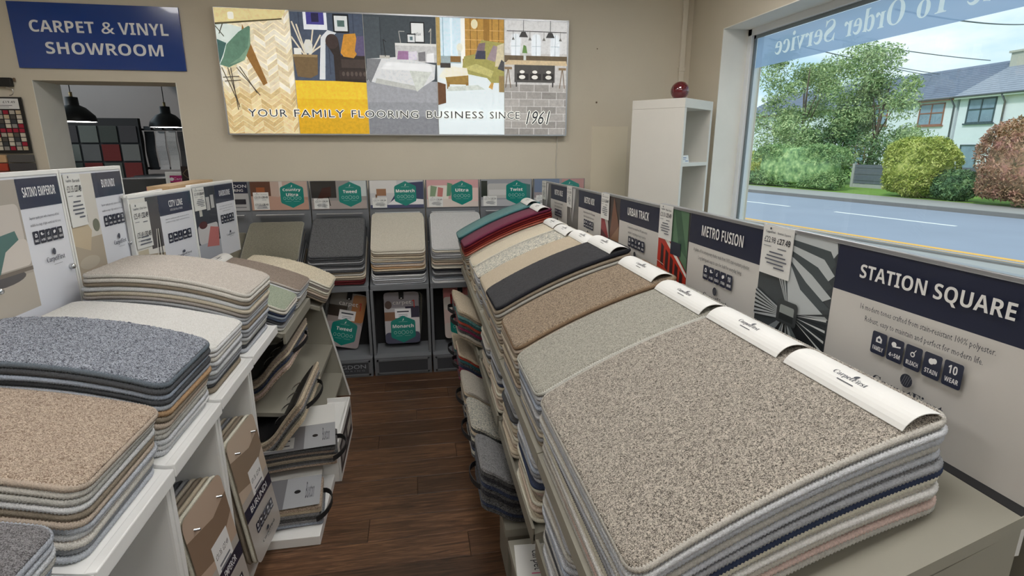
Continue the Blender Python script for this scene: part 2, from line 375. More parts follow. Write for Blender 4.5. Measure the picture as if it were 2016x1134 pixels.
# skirting + sockets, corner trunking, small wall marks
struct(MB().box(DX1, XR, YB-.016, YB, 0, .09).build('baseboard_back', M_REVEAL))
struct(MB().box(XR-.016, XR, YF, YB, 0, .09).build('baseboard_right', M_REVEAL))
tk = thing('cable_trunking', 'white plastic cable trunking running up the corner beside the window', 'trunking')
MB().bbox(2.095, 2.135, YB-.025, YB-.001, 0, ZC, .004).build('trunking_channel', mat('trunking_white', S(222, 214, 198), .5), tk)
MB().bbox(2.09, 2.14, YB-.03, YB-.001, 2.18, 2.21, .004).build('joint_cover', mat('trunking_white', S(222, 214, 198)), tk)
pts = [(1.113+.004*math.sin(k*.9), YB-.006, 1.69-k*.045) for k in range(16)]
tag(MB().tube(pts, .004).build('power_cable', mat('cable_white', S(214, 208, 196), .5)), 'thin white cable hanging from the lit picture panel', 'cable')
for k, (x, z, r) in enumerate(((1.43, 1.94, .006), (1.42, 2.33, .004), (-2.70+.13, 2.03, .012))):
    if k == 2:
        tag(MB().bbox(x-.006, x+.006, YB-.012, YB, z-.012, z+.012, .003).build('wall_plug', mat('plug_brown', S(120, 100, 80), .7)), 'small brown wall fixing beside the doorway', 'wall plug')
    else:
        o = MB(); o.lathe([(0, .004), (r, .003), (r*1.2, 0)], 10); o = o.build('wall_plug', mat('plug_brown', S(120, 100, 80), .7), None, (x, YB-.001, z), (R(90), 0, 0))
        tag(o, ('small screw head in the cream wall, left of the white shelf', 'tiny screw head in the cream wall above the white shelf')[k], 'wall plug')
tag(MB().bbox(1.40, 1.70, YB-.004, YB, 1.20, 1.76, .002).build('wall_patch', mat('patch_pale', S(220, 211, 190), .85)), 'paler rectangular patch on the wall behind the white shelf', 'panel')  # thin sheet slightly paler than the wall around it

# ------------------------------------------------------------------ ceiling lights (real lamps of the shop)
def ceiling_light(x, y, desc):
    t = thing('ceiling_light', desc, 'ceiling light', (x, y, ZC), (0, 0, 0), 'square ceiling lights')
    MB().box(-.31, .31, -.31, -.29, -.03, 0).box(-.31, .31, .29, .31, -.03, 0).box(-.31, -.29, -.29, .29, -.03, 0).box(.29, .31, -.29, .29, -.03, 0).build('housing', M_UPVC, t)
    MB().box(-.29, .29, -.29, .29, -.02, -.012).build('diffuser', mat('lamp_diffuser', (1, .975, .945, 1), .5, emit=CEIL_STRENGTH), t)
for x in (-2.0, .1, 1.5 if False else 1.3):
    for y in (-1.6, .6, 2.6): ceiling_light(x, y, 'square light panel in the shop ceiling, %s row, %s' % ('left' if x < -1 else 'right' if x > 1 else 'middle', 'behind the camera' if y < 0 else 'above the aisle' if y < 1 else 'nearest the back wall'))

# ------------------------------------------------------------------ street outside
GZ = -.1
def uw(u, w, z=GZ): return (-.2*u+.98*w, .98*u+.2*w, z)
M_ROAD = mat('asphalt', S(146, 154, 170), .75, noise=.10, nscale=.6, bump=.2, bscale=40)
M_PAVE = mat('pavement', S(165, 163, 160), .85, noise=.12, nscale=2, bump=.2, bscale=20)
M_KERB = mat('kerb_stone', S(120, 118, 116), .85, noise=.1)
M_LINE = mat('road_paint_white', S(238, 238, 232), .7)
M_YEL = mat('road_paint_yellow', S(232, 178, 84), .7, noise=.15, nscale=5)
def strip(mb, w0, w1, u0, u1, z0, z1):
    P = [uw(u0, w0), uw(u1, w0), uw(u1, w1), uw(u0, w1)]
    mb.prism([(p[0], p[1]) for p in P], 'z', z0, z1)
struct(MB().prism([(XR+.33, -30), (XR+.33, 60), (9.79-.204*60-.0, 60), (9.79+.204*30*1.0+0, -30)] if False else [(XR+.32, -20), (uw(-22, 9.75)[0], uw(-22, 9.75)[1]), (uw(60, 9.75)[0], uw(60, 9.75)[1]), (XR+.32, 58)], 'z', GZ-.3, GZ+.02).build('pavement_near', M_PAVE))
rd = MB(); strip(rd, 9.75, 16.5, -22, 90, GZ-.3, GZ); struct(rd.build('road', M_ROAD))
kb = MB(); strip(kb, 16.5, 16.65, -22, 90, GZ-.3, GZ+.1); strip(kb, 9.6, 9.75, -22, 90, GZ-.3, GZ+.05); struct(kb.build('kerb', M_KERB))
pf = MB(); strip(pf, 16.65, 18.6, -22, 90, GZ-.3, GZ+.09); struct(pf.build('pavement_far', M_PAVE))
gr = MB(); strip(gr, 18.6, 60, -30, 90, GZ-.3, GZ+.1); struct(gr.build('garden_ground', mat('lawn', S(118, 152, 62), .95, noise=.3, nscale=4, bump=.4, bscale=60)))
for w0 in (9.9, 10.2):
    yl = MB(); strip(yl, w0, w0+.15, -22, 60, GZ, GZ+.006); tag(yl.build('yellow_line', M_YEL), 'yellow no-parking line on the road, '+('nearer the shop' if w0 < 10 else 'farther of the pair'), 'road marking')
for k in range(6):
    wl = MB(); u0 = 3.2+k*4.5; strip(wl, 13.55, 13.66, u0, u0+3.0, GZ, GZ+.004)
    tag(wl.build('lane_dash', M_LINE), 'white centre-line dash on the road, '+('nearest at the right', 'second from the right', 'third from the right', 'fourth from the right', 'fifth from the right', 'farthest away')[k], 'road marking', 'centre-line dashes')
# foliage -------------------------------------------------------
def leaf_mat(name, c1, c2, c3):
    m = bpy.data.materials.new(name); m.use_nodes = True; nt = m.node_tree; b = nt.nodes['Principled BSDF']; b.inputs['Roughness'].default_value = .6
    tc = nt.nodes.new('ShaderNodeTexCoord'); nz = nt.nodes.new('ShaderNodeTexNoise'); nz.inputs['Scale'].default_value = 5; nz.inputs['Detail'].default_value = 6
    rp = nt.nodes.new('ShaderNodeValToRGB'); e = rp.color_ramp.elements; e[0].position = .32; e[0].color = S(*c1); e[1].position = .68; e[1].color = S(*c3); x = e.new(.5); x.color = S(*c2)
    nt.links.new(tc.outputs['Object'], nz.inputs['Vector']); nt.links.new(nz.outputs['Fac'], rp.inputs['Fac']); nt.links.new(rp.outputs['Color'], b.inputs['Base Color'])
    b.inputs['Subsurface Weight'].default_value = 0
    return m
LEAF_G = leaf_mat('leaf_green', (82, 118, 74), (134, 168, 106), (190, 212, 146))
LEAF_T = leaf_mat('leaf_tree', (100, 128, 88), (150, 176, 118), (208, 220, 160))
LEAF_Y = leaf_mat('leaf_yellow_green', (110, 130, 50), (170, 182, 85), (214, 215, 130))
LEAF_R = leaf_mat('leaf_red_green', (110, 100, 70), (176, 140, 110), (206, 150, 140))
LEAF_D = leaf_mat('leaf_dark', (60, 92, 62), (96, 132, 88), (140, 170, 110))
M_BARK = mat('bark', S(92, 82, 70), .9, noise=.2, nscale=20)
class LeafMesh:
    def __init__(s, V, n): s.V, s.n = V, n
    def build(s, name, m, parent):
        me = bpy.data.meshes.new(name); n = s.n
        me.vertices.add(4*n); me.vertices.foreach_set('co', s.V.reshape(-1))
        f = (np.arange(n)[:, None]*4+np.array([0, 1, 2, 0, 2, 3])).reshape(-1)
        me.loops.add(6*n); me.loops.foreach_set('vertex_index', f); me.polygons.add(2*n); me.polygons.foreach_set('loop_start', np.arange(2*n)*3)
        me.update(calc_edges=True); me.validate()
        return ob(name, me, m, parent)
def leaves(pts, size, aspect=.55):
    P = np.array(pts); n = len(P); rnd = np.random.RandomState(n)
    N = rnd.normal(size=(n, 3)); N /= np.linalg.norm(N, axis=1)[:, None]; Tn = rnd.normal(size=(n, 3)); Tn -= N*(N*Tn).sum(1)[:, None]; Tn /= np.linalg.norm(Tn, axis=1)[:, None]
    sz = (size*(.6+.8*rnd.rand(n)))[:, None]; B = np.cross(N, Tn)*aspect*.6*sz; k = N*.18*sz; Tn = Tn*sz
    return LeafMesh(np.stack([P-Tn, P+B+k, P+Tn, P-B+k], 1).astype(np.float32), n)
def bush(name, label, c, rx, ry, h, m, n, size, seed, box=0.0, rotz=0, cat='bush'):
    rnd = np.random.RandomState(seed); pts = []
    d = rnd.normal(size=(n, 3)); d /= np.linalg.norm(d, axis=1)[:, None]
    if box: d = np.sign(d)*np.abs(d)**(1-box); d /= (np.max(np.abs(d), 1)**box*np.linalg.norm(d, axis=1)**(1-box))[:, None]
    r = .86+.16*rnd.rand(n)+.05*np.sin(7*d[:, 0]+5*d[:, 2])
    pts = np.stack([rx*d[:, 0]*r, ry*d[:, 1]*r, h/2+h/2*d[:, 2]*r], 1); pts = pts[pts[:, 2] > 0]
    t = thing(name, label, cat, c, (0, 0, rotz))
    f = leaves(pts, size).build('foliage', m, t); f['kind'] = 'stuff'
    core = bmesh.new(); bmesh.ops.create_icosphere(core, subdivisions=3, radius=1)
    for v in core.verts:
        d = np.array(v.co)
        if box: d = np.sign(d)*np.abs(d)**(1-box); d /= np.max(np.abs(d))**box*np.linalg.norm(d)**(1-box)
        v.co = Vector((rx*d[0]*.84, ry*d[1]*.84, max(.0, h/2+h/2*d[2]*.84)))
    me = bpy.data.meshes.new('inner_growth'); core.to_mesh(me); core.free()
    ob('inner_growth', me, m, t)
    return t
def tree(name, label, c, h, clumps, m, nper, size, seed, lean=(0, 0)):
    rnd = np.random.RandomState(seed); t = thing(name, label, 'tree', c)
    tr = MB(); top = np.array([lean[0], lean[1], h*.8]); tr.tube([(0, 0, 0), tuple(top*.4), tuple(top)], [.10, .07, .02])
    pts = []
    for ci, (x, y, z, r) in enumerate(clumps):
        if ci % 4 == 0: tr.tube([tuple(top*min(1, z/h*.6)), ((x+top[0]*.4)*.6, (y+top[1]*.4)*.6, z*.85), (x, y, z)], [.03, .018, .006], 5)
        d = rnd.normal(size=(nper, 3)); d /= np.linalg.norm(d, axis=1)[:, None]; rr = r*rnd.rand(nper)**.45
        pts.append(np.array([x, y, z])+d*rr[:, None]*np.array([1, 1, .85]))
    tr.build('trunk', M_BARK, t)
    f = leaves(np.vstack(pts), size).build('foliage', m, t); f['kind'] = 'stuff'
    return t
def at(u, w, z=GZ+.09): return uw(u, w, z)
RZ = math.atan2(.98, -.2)
bush('clipped_hedge', 'long clipped green hedge across the road behind the far pavement', at(17.0, 19.15), 2.2, .5, 1.75, LEAF_G, 13000, .052, 1, box=.62, rotz=RZ, cat='hedge')
bush('yellow_shrub', 'low yellow-green shrub at the left end of the clipped hedge', at(20.3, 20.2), .8, .7, 1.45, LEAF_Y, 2600, .06, 2, rotz=RZ)
bush('ground_plants', 'straggly low plants growing at the foot of the hedge', at(19.6, 19.0), .9, .4, .6, LEAF_D, 1200, .06, 12, rotz=RZ)
bush('round_bush', 'rounded yellow-green topiary bush on the far side of the road', at(12.2, 19.1), 1.04, .9, 1.95, LEAF_Y, 11000, .052, 3, box=.25, rotz=RZ)
bush('creeping_shrub', 'sprawling dark green shrub between the round bush and the red bush', at(10.95, 18.95), .75, .5, .95, LEAF_D, 3600, .055, 4, rotz=RZ)
bush('red_leaved_bush', 'large bush with reddish leaves at the right edge of the window', at(8.75, 18.75), 1.6, .9, 2.45, LEAF_R, 14000, .055, 5, box=.3, rotz=RZ)
cl = []
rnd = np.random.RandomState(3)
for _ in range(46):
    cl.append((rnd.uniform(-2.2, 2.2), rnd.uniform(-2.4, 2.4), rnd.uniform(1.6, 6.3), rnd.uniform(.5, .95)))
cl = [(x*(1.15-.5*abs(z-3)/3.5), y*(1.15-.5*abs(z-3)/3.5), z, r) for x, y, z, r in cl]
tree('leafy_tree', 'tall leafy tree standing behind the clipped hedge', at(20.0, 22.5), 6.4, cl, LEAF_T, 420, .075, 6)
cl2 = []
for _ in range(30):
    z = rnd.uniform(.9, 5.4); cl2.append((rnd.uniform(-1.0, 1.0)*(1.3-.14*z), rnd.uniform(-1.9, 1.6)*(1.35-.17*z), z, rnd.uniform(.45, .8)))
tree('bushy_tree', 'smaller bushy tree leaning in front of the white house', at(17.0, 23.0), 5.6, cl2, LEAF_T, 420, .072, 8, (.2, -.5))
cl3 = []
for _ in range(26):
    cl3.append((rnd.uniform(-1.2, 1.2), rnd.uniform(-2.6, 2.6), rnd.uniform(.5, 3.0), rnd.uniform(.5, .8)))
tree('evergreen_tree', 'dark evergreen growing low between the hedge and the fence', at(18.6, 23.4), 3.2, cl3, LEAF_D, 420, .075, 9)
# fence ---------------------------------------------------------
fz0, fz1 = GZ+.28, GZ+.98
M_FENCE = mat('fence_panel', S(104, 112, 122), .85, noise=.15, nscale=6); M_CONC = mat('fence_concrete', S(176, 178, 176), .9, noise=.08)
fe = thing('garden_fence', 'grey slatted garden fence with concrete posts behind the lawn', 'fence', uw(13.0, 21.6), (0, 0, RZ))
for k in range(5):
    x = -4+k*1.85
    MB().box(x-.05, x+.05, -.06, .06, 0, 1.05).build('post', M_CONC, fe)
    if k < 4:
        MB().box(x+.05, x+1.8, -.03, .03, .05, .24).build('gravel_board', M_CONC, fe)
        for j in range(6): MB().box(x+.05, x+1.8, -.02+.012*(j % 2), .01+.012*(j % 2), .26+j*.125, .26+j*.125+.13).build('slat', M_FENCE, fe)
# white terraced house -------------------------------------------
HX, HY = 33.9, 41.8; hd = math.atan2(-.999, -.043)
M_REND = mat('white_render', S(226, 232, 240), .9, noise=.06, nscale=2, bump=.5, bscale=8)
M_ROOF = mat('roof_tiles', S(112, 122, 140), .8, noise=.14, nscale=3); M_ROOF2 = mat('roof_slates', S(150, 156, 168), .85, noise=.2, nscale=4)
M_BRN = mat('brown_upvc', S(146, 92, 66), .5); M_GRN = mat('slate_green_frame', S(62, 82, 88), .5); M_PANE = mat('house_pane', S(128, 150, 168), .12, noise=.35, nscale=2)
M_GUT = mat('gutter_grey', S(96, 100, 108), .5)
def house(name, label, a, b, roofm, eave_m, wins, pipes, hip=False):
    t = thing(name, label, 'house', (HX, HY, GZ), (0, 0, hd))       # local x along the facade to the right, local -y ... facade faces local -y
    EZ = 4.6-GZ
    MB().box(a, b, 0, 7.5, 0, EZ).build('wall', M_REND, t)
    # stepped tile courses
    rf = MB(); n = 15; ry, rz = 3.75, 2.15
    for k in range(n):
        y0 = -.35+(ry+.35)*k/n; y1 = -.35+(ry+.35)*(k+1)/n; z0 = EZ-.05+rz*k/n; z1 = EZ-.05+rz*(k+1)/n
        xa = a-.1; xb = b+.1
        rf.prism([(y0-.06, z0), (y1, z1), (y1, z1+.07), (y0-.06, z0+.09)], 'x', xa, xb)
    rf.prism([(7.85, EZ), (ry, EZ+rz-.05), (ry, EZ+rz+.02), (7.85, EZ+.08)], 'x', a-.1, b+.1)
    rf.prism([(ry-.16, EZ+rz-.03), (ry, EZ+rz+.12), (ry+.16, EZ+rz-.03)], 'x', a-.1, b+.1)
    rf.build('roof', roofm, t)
    MB().box(a-.1, b+.1, -.37, -.30, EZ-.16, EZ+.02).build('fascia', eave_m, t)
    MB().tube([(a-.1, -.42, EZ-.02), (b+.1, -.42, EZ-.02)], .06, 8).build('gutter', M_GUT, t)
    for (x0, x1, z0, z1, fm, bars) in wins:
        w = MB(); f = .07
        w.box(x0, x1, -.05, .02, z0, z0+f).box(x0, x1, -.05, .02, z1-f, z1).box(x0, x0+f, -.05, .02, z0, z1).box(x1-f, x1, -.05, .02, z0, z1)
        if bars: w.box((x0+x1)/2-f/2, (x0+x1)/2+f/2, -.045, .02, z0, z1).box(x0, x1, -.045, .02, z0+(z1-z0)*.56-f/2, z0+(z1-z0)*.56+f/2)
        w.box(x0-.08, x1+.08, -.12, .02, z0-.09, z0)
        fo = w.build('window', fm, t)
        MB().box(x0+f, x1-f, -.012, 0.01, z0+f, z1-f).build('pane', M_PANE, fo)
    for x in pipes: MB().tube([(x, -.40, EZ-.06), (x, -.08, EZ-.5), (x+.02, -.08, 0)], .05, 8).build('downpipe', M_GUT, t)
    return t
zb = -GZ
house('terraced_house', 'white rendered terraced house with dark ribbed roof and brown window frames', -14, 11.2, M_ROOF, M_BRN,
      [(8.5, 10.4, 2.98+zb, 4.35+zb, M_BRN, True), (.5, 2.1, 3.1+zb, 4.35+zb, M_BRN, True), (4.2, 5.8, 3.1+zb, 4.35+zb, M_BRN, True), (8.4, 10.2, .3+zb, 1.6+zb, M_BRN, True), (2.2, 4.2, .3+zb, 1.7+zb, M_BRN, True)], [11.1])
h2 = house('terraced_house', 'white rendered house with grey slate roof at the right of the terrace', 11.4, 24, M_ROOF2, M_WEDGE,
      [(12.0, 13.75, 3.0+zb, 4.42+zb, M_GRN, True), (12.0, 13.2, .2+zb, 1.75+zb, M_GRN, False), (16.5, 18.3, 3.0+zb, 4.42+zb, M_GRN, True)], [14.3])
ch = MB().box(11.3, 13.5, 3.0, 4.3, 6.45, 7.35).box(11.2, 13.6, 2.9, 4.4, 7.3, 7.42).build('chimney', mat('chimney_stone', S(186, 184, 170), .9, noise=.1), h2)
for x in (11.9, 12.4, 12.9): MB().lathe([(.14, 7.42), (.12, 7.75), (.15, 7.8), (.10, 7.8)], 10, None, x, 3.65).build('chimney_pot', mat('pot_grey', S(120, 116, 112), .9), ch)
MB().tube([(13.1, 3.6, 7.4), (13.1, 3.6, 8.3)], .03).tube([(12.7, 3.6, 8.2), (13.5, 3.6, 8.25)], .02).tube([(12.75, 3.4, 8.05), (12.75, 3.8, 8.05)], .02).build('aerial', M_GUT, ch)
# overhead wires
def wire(p, q, sag, label):
    p, q = Vector(p), Vector(q)
    tag(MB().tube([p.lerp(q, k/16)-Vector((0, 0, sag*4*(k/16)*(1-k/16))) for k in range(17)], .022, 5).build('overhead_wire', mat('wire_grey', S(96, 104, 112), .6)), label, 'wire', 'overhead wires')
WIRES = [((17.39, 22.95, 6.23), (31.07, 27.0, 6.16)), ((13.7, 20.85, 5.66), (34.25, 33.0, 6.24)), ((18.79, 22.5, 5.38), (36.74, 36.0, 6.58)), ((10.88, 11.9, 4.62), (24.26, 20.0, 6.35))]
for (p_, q_), l_ in zip(WIRES, ('overhead wire in the sky, running towards the chimney', 'overhead wire in the sky, passing above the tree top', 'overhead wire in the sky, lowest, just above the roof', 'overhead wire in the sky at the far right of the window')): wire(p_, q_, .1, l_)
# ------------------------------------------------------------------ carpet samples
def outline_rows(L, W, r, nx):
    """rows x and half-width, rounded corners"""
    k = 5; xs = [r-r*math.cos(math.pi/2*i/k) for i in range(k+1)]
    inner = list(np.linspace(r, L-r, max(2, nx))[1:-1])
    rows = []
    for x in xs: rows.append((x, W/2-r+math.sqrt(max(0, r*r-(r-x)**2))))
    for x in inner: rows.append((x, W/2))
    for x in reversed(xs): rows.append((L-x, W/2-r+math.sqrt(max(0, r*r-(r-x)**2))))
    return rows
def prof(x, L, arch): return 4*arch*x*(L-x)/L**2
SLAB = {}
def slab_mesh(L, W, th, arch, r=.035, fine=False, amp=.0022, seed=1, cell=.0032, dome=.001):
    key = ('s', L, W, th, arch, r, fine, seed)
    if key in SLAB: return SLAB[key]
    rnd = np.random.RandomState(seed); ins = .004
    nx, ny = (int(L/cell), int(W/cell)) if fine else (12, 4)
    rows = outline_rows(L, W, r, nx); m = len(rows)
    X = np.array([min(max(x, ins), L-ins) for x, h in rows]); Hh = np.array([max(h-ins, .001) for x, h in rows])
    Tn = np.linspace(-1, 1, ny+1)
    XX = np.repeat(X[:, None], ny+1, 1); YY = Hh[:, None]*Tn[None]
    P = prof(XX, L, arch)
    Z = P+th
    if fine:
        n0 = rnd.rand(m, ny+1); n1 = rnd.rand(m//3+2, ny//3+3)
        big = n1[np.minimum(np.arange(m)//3, n1.shape[0]-1)][:, np.minimum(np.arange(ny+1)//3, n1.shape[1]-1)]
        edge = np.minimum(np.minimum(XX, L-XX)/.012, (Hh[:, None]-np.abs(YY))/.012).clip(0, 1)
        Z = Z+dome+(n0*.65+big*.6)*amp*(.25+.75*edge)-.003*(1-edge)**2
        XX = XX+(rnd.rand(m, ny+1)-.5)*cell*.5*(edge > .3); YY = YY+(rnd.rand(m, ny+1)-.5)*cell*.5*(edge > .3)
    else:
        edge = np.minimum(np.minimum(XX, L-XX)/.01, (Hh[:, None]-np.abs(YY))/.01).clip(0, 1); Z = Z-.002*(1-edge)
    top = np.stack([XX, YY, Z], -1).reshape(-1, 3)
    idx = np.arange(m*(ny+1)).reshape(m, ny+1)
    q = np.stack([idx[:-1, :-1], idx[1:, :-1], idx[1:, 1:], idx[:-1, 1:]], -1).reshape(-1, 4)
    # perimeter loop and bottom
    loop = list(idx[:, 0])+list(idx[-1, 1:])+list(idx[-2::-1, -1])+list(idx[0, -2:0:-1])
    base = len(top); nb = len(loop)
    bot = top[loop].copy(); bot[:, 2] = prof(bot[:, 0], L, arch)
    faces = q.tolist()+[(loop[i], base+i, base+(i+1) % nb, loop[(i+1) % nb]) for i in range(nb)]
    # bottom as row strips
    brow = len(top)+nb
    b2 = np.array([[(X[i], -Hh[i], prof(X[i], L, arch)), (X[i], Hh[i], prof(X[i], L, arch))] for i in range(m)]).reshape(-1, 3)
    faces += [(brow+2*i, brow+2*i+1, brow+2*i+3, brow+2*i+2) for i in range(m-1)]
    me = bpy.data.meshes.new('pile'); me.from_pydata(np.vstack([top, bot, b2]).tolist(), [], faces)
    me.polygons.foreach_set('use_smooth', [True]*len(q)+[False]*(len(faces)-len(q))); me.update()
    SLAB[key] = me; return me
def binding_mesh(L, W, th, arch, r=.035, stitch=0, rx=.0055):
    key = ('b', L, W, th, arch, r, stitch)
    if key in SLAB: return SLAB[key]
    pts = []; seg = []
    corners = [((r, -W/2+r), 180, 270), ((L-r, -W/2+r), 270, 360), ((L-r, W/2-r), 0, 90), ((r, W/2-r), 90, 180)]
    dense = []
    for (cx, cy), a0, a1 in corners:
        for k in range(9): a = R(a0+(a1-a0)*k/8); dense.append((cx+r*math.cos(a), cy+r*math.sin(a)))
    dense.append(dense[0]); D = [0]
    for a, b in zip(dense, dense[1:]): D.append(D[-1]+math.hypot(b[0]-a[0], b[1]-a[1]))
    n = int(D[-1]/stitch)*2 if stitch else 72
    ss = np.linspace(0, D[-1], n, endpoint=False)
    px_ = np.interp(ss, D, [p[0] for p in dense]); py_ = np.interp(ss, D, [p[1] for p in dense])
    v = []; f = []; K = 6 if not stitch else 7
    for i in range(n):
        a = (px_[i-1], py_[i-1]); b = (px_[(i+1) % n], py_[(i+1) % n]); tx, ty = b[0]-a[0], b[1]-a[1]; l = math.hypot(tx, ty); nx_, ny_ = ty/l, -tx/l
        zc = prof(min(max(px_[i], 0), L), L, arch)+th/2
        k = (1.16 if i % 2 else .80) if stitch else 1
        for j in range(K):
            an = 2*math.pi*j/K; o = math.cos(an)*rx*k-rx*.75; zz = math.sin(an)*th*(.47 if stitch else .5)*k
            lean = .002*math.sin(an) if stitch else 0
            v.append((px_[i]+nx_*o+tx/l*lean, py_[i]+ny_*o+ty/l*lean, zc+zz))
    for i in range(n):
        i2 = (i+1) % n
        for j in range(K): f.append((i*K+j, i2*K+j, i2*K+(j+1) % K, i*K+(j+1) % K))
    me = bpy.data.meshes.new('edge_binding'); me.from_pydata(v, [], f); me.polygons.foreach_set('use_smooth', [True]*len(f)); me.update()
    SLAB[key] = me; return me
ORD = ['top', 'second', 'third', 'fourth', 'fifth', 'sixth', 'seventh', 'eighth', 'ninth', 'tenth', 'eleventh', 'twelfth', 'thirteenth', 'fourteenth', 'fifteenth', 'sixteenth', 'seventeenth', 'eighteenth']
# colour words: (dark, light, binding)
CC = {
 'taupe fleck': ((84, 78, 71), (204, 195, 182), (196, 192, 184)), 'greige': ((160, 154, 142), (198, 192, 180), (190, 188, 182)), 'pale grey': ((168, 168, 168), (206, 206, 206), (206, 208, 212)),
 'silver grey': ((140, 142, 146), (192, 194, 198), (192, 196, 204)), 'blue grey': ((120, 128, 140), (176, 184, 198), (172, 182, 198)), 'mid grey': ((104, 104, 106), (154, 154, 156), (152, 154, 158)),
 'charcoal': ((48, 48, 50), (100, 100, 100), (84, 86, 90)), 'navy': ((34, 42, 62), (62, 72, 96), (56, 66, 92)), 'cream': ((200, 188, 164), (232, 222, 200), (226, 218, 202)), 'ivory': ((214, 208, 194), (240, 236, 226), (234, 230, 222)),
 'pink beige': ((186, 160, 150), (222, 200, 190), (212, 188, 180)), 'beige': ((176, 160, 136), (210, 196, 172), (206, 196, 178)), 'grey green': ((124, 122, 112), (194, 191, 178), (198, 198, 190)),
 'brown fleck': ((86, 72, 58), (178, 158, 134), (134, 112, 90)), 'tan': ((134, 112, 95), (210, 192, 172), (196, 180, 164)), 'taupe': ((128, 116, 100), (166, 154, 136), (150, 138, 122)), 'black': ((24, 24, 28), (60, 60, 66), (38, 39, 46)),
 'pepper fleck': ((110, 116, 116), (226, 220, 202), (206, 200, 186)), 'sand': ((178, 162, 138), (214, 200, 176), (202, 190, 168)), 'plum': ((80, 20, 46), (140, 50, 84), (92, 28, 54)), 'dark red': ((88, 16, 20), (138, 36, 40), (104, 24, 28)),
 'brick red': ((130, 44, 34), (180, 82, 64), (150, 62, 50)), 'salmon': ((170, 92, 76), (210, 132, 112), (184, 112, 96)), 'teal': ((62, 112, 114), (122, 168, 166), (82, 128, 132)), 'dark teal': ((30, 70, 76), (62, 110, 114), (44, 84, 90)),
 'blue-grey shag': ((74, 78, 88), (180, 186, 198), (112, 122, 132)), 'white': ((222, 220, 214), (250, 249, 246), (238, 238, 240)), 'light beige': ((186, 176, 166), (226, 218, 208), (222, 216, 208)), 'dark grey fleck': ((76, 74, 76), (150, 148, 150), (172, 176, 184)),
 'soft green': ((128, 142, 122), (190, 198, 176), (214, 212, 200)), 'mauve brown': ((118, 102, 92), (176, 160, 146), (186, 178, 172)), 'olive grey': ((110, 106, 92), (150, 146, 130), (150, 148, 136)), 'graphite': ((52, 53, 55), (120, 121, 123), (76, 78, 82)),
 'oatmeal': ((190, 184, 168), (222, 216, 202), (216, 210, 196)), 'dove grey': ((184, 184, 184), (216, 216, 216), (214, 216, 218)), 'burgundy': ((66, 18, 22), (104, 34, 38), (84, 26, 30)), 'orange brown': ((150, 112, 76), (200, 160, 118), (182, 150, 116)), 'denim': ((60, 70, 92), (104, 116, 140), (92, 104, 128)),
}
def stack(where, group, origin, rz, t, L, W, th, cols, arch=.015, vertical=False, fine=0, stitch=0, r=.035, jit=.004, scale=330, seed=0, off=.0, amp=.0022, spread=0):
    """cols listed from the top down; origin = front centre of the bottom of the stack"""
    rnd = random.Random(seed); E = Euler((0, -t, rz)); Rm = E.to_matrix()
    n = Vector((0, 0, 1)) if vertical else Rm @ Vector((0, 0, 1)); ax = Rm @ Vector((1, 0, 0)); ay = Rm @ Vector((0, 1, 0))
    step = th/math.cos(t) if vertical else th
    N = len(cols); topo = None
    for i, c in enumerate(cols):
        lev = N-1-i; d = CC[c]; top = i == 0
        dx = rnd.uniform(-jit, jit)+spread*lev; dy = rnd.uniform(-jit, jit); ang = rnd.uniform(-.9, .9)*jit/.004
        p = Vector(origin)+n*(step*lev)+ax*dx+ay*dy
        isf = fine and top
        me = slab_mesh(L, W, th, arch, r, isf, amp=amp, seed=seed+1 if isf else 1)
        ls = f'{c} carpet sample, {ORD[i]} in stack {where}' if not top else f'{c} carpet sample on top of stack {where}'
        E2 = (Rm @ Matrix.Rotation(R(ang), 3, 'Z')).to_euler()
        o = ob('carpet_sample', me, carpet_mat(d[0], d[1], scale), None, p, E2); tag(o, ls, 'carpet sample', group)
        ob('edge_binding', binding_mesh(L, W, th, arch, r, stitch), yarn_mat(d[2]), o)
        if top: topo = p+n*th
    return topo, Rm
def label_tab(topo, Rm, L, W, label, arch, s0=None, depth=.075, rise=.016):
    """curled white plastic label strip near the back end of the top sample"""
    s0 = L-depth-.012 if s0 is None else s0
    t = thing('label_strip', label, 'label strip', topo+Rm @ Vector((s0, 0, prof(s0, L, arch)+.0035)), Rm.to_euler(), 'white label strips on the samples')
    mb = MB(); w = W/2-.012; n = 10; th = .0015; up = []; dn = []
    sl = (prof(s0+depth, L, arch)-prof(s0, L, arch))/depth
    for k in range(n+1):
        a = k/n; x = a*depth; z = rise*math.sin(math.pi*a)**.8+sl*x
        up.append((x, z+th)); dn.append((x, z))
    poly = up+dn[::-1]
    v = [(x, -w, z) for x, z in poly]+[(x, w, z) for x, z in poly]; m = len(poly)
    f = [(i, (i+1) % m, (i+1) % m+m, i+m) for i in range(m)]
    f += [(k, 2*n+1-k, 2*n-k, k+1) for k in range(n)]+[(k+m, k+1+m, 2*n-k+m, 2*n+1-k+m) for k in range(n)]
    mb.add(v, f); mb.build('strip', M_CARD, t)
    p = Print(1, 1); g = text_geo(serif('CarpetFirst'), 2)
    hw = min(.038, w*.3); hh = hw*2/g[2]
    pm = MB(); c = S(60, 64, 74)
    def on(x): a = x/depth; return rise*math.sin(math.pi*a)**.8+sl*x+th+.0006
    def put(u, v):      # u along the strip, v towards the back
        x = depth*.36+v; return (x, -u, on(x))
    pm.add([put((a-.5)*2*hw, b*hh) for a, b in g[0]], g[1], c)
    pm.add([put(-hw*.45, -.006), put(hw*.55, -.006), put(hw*.55, -.004), put(-hw*.45, -.004)], [(0, 1, 2, 3)], c)
    pm.add([put(hw*.12+.004*math.cos(k), hh+.004+.006*math.sin(k)) for k in np.linspace(0, 2*math.pi, 12, endpoint=False)], [tuple(range(12))], c)
    pm.build('lettering', INK, t)
    return t

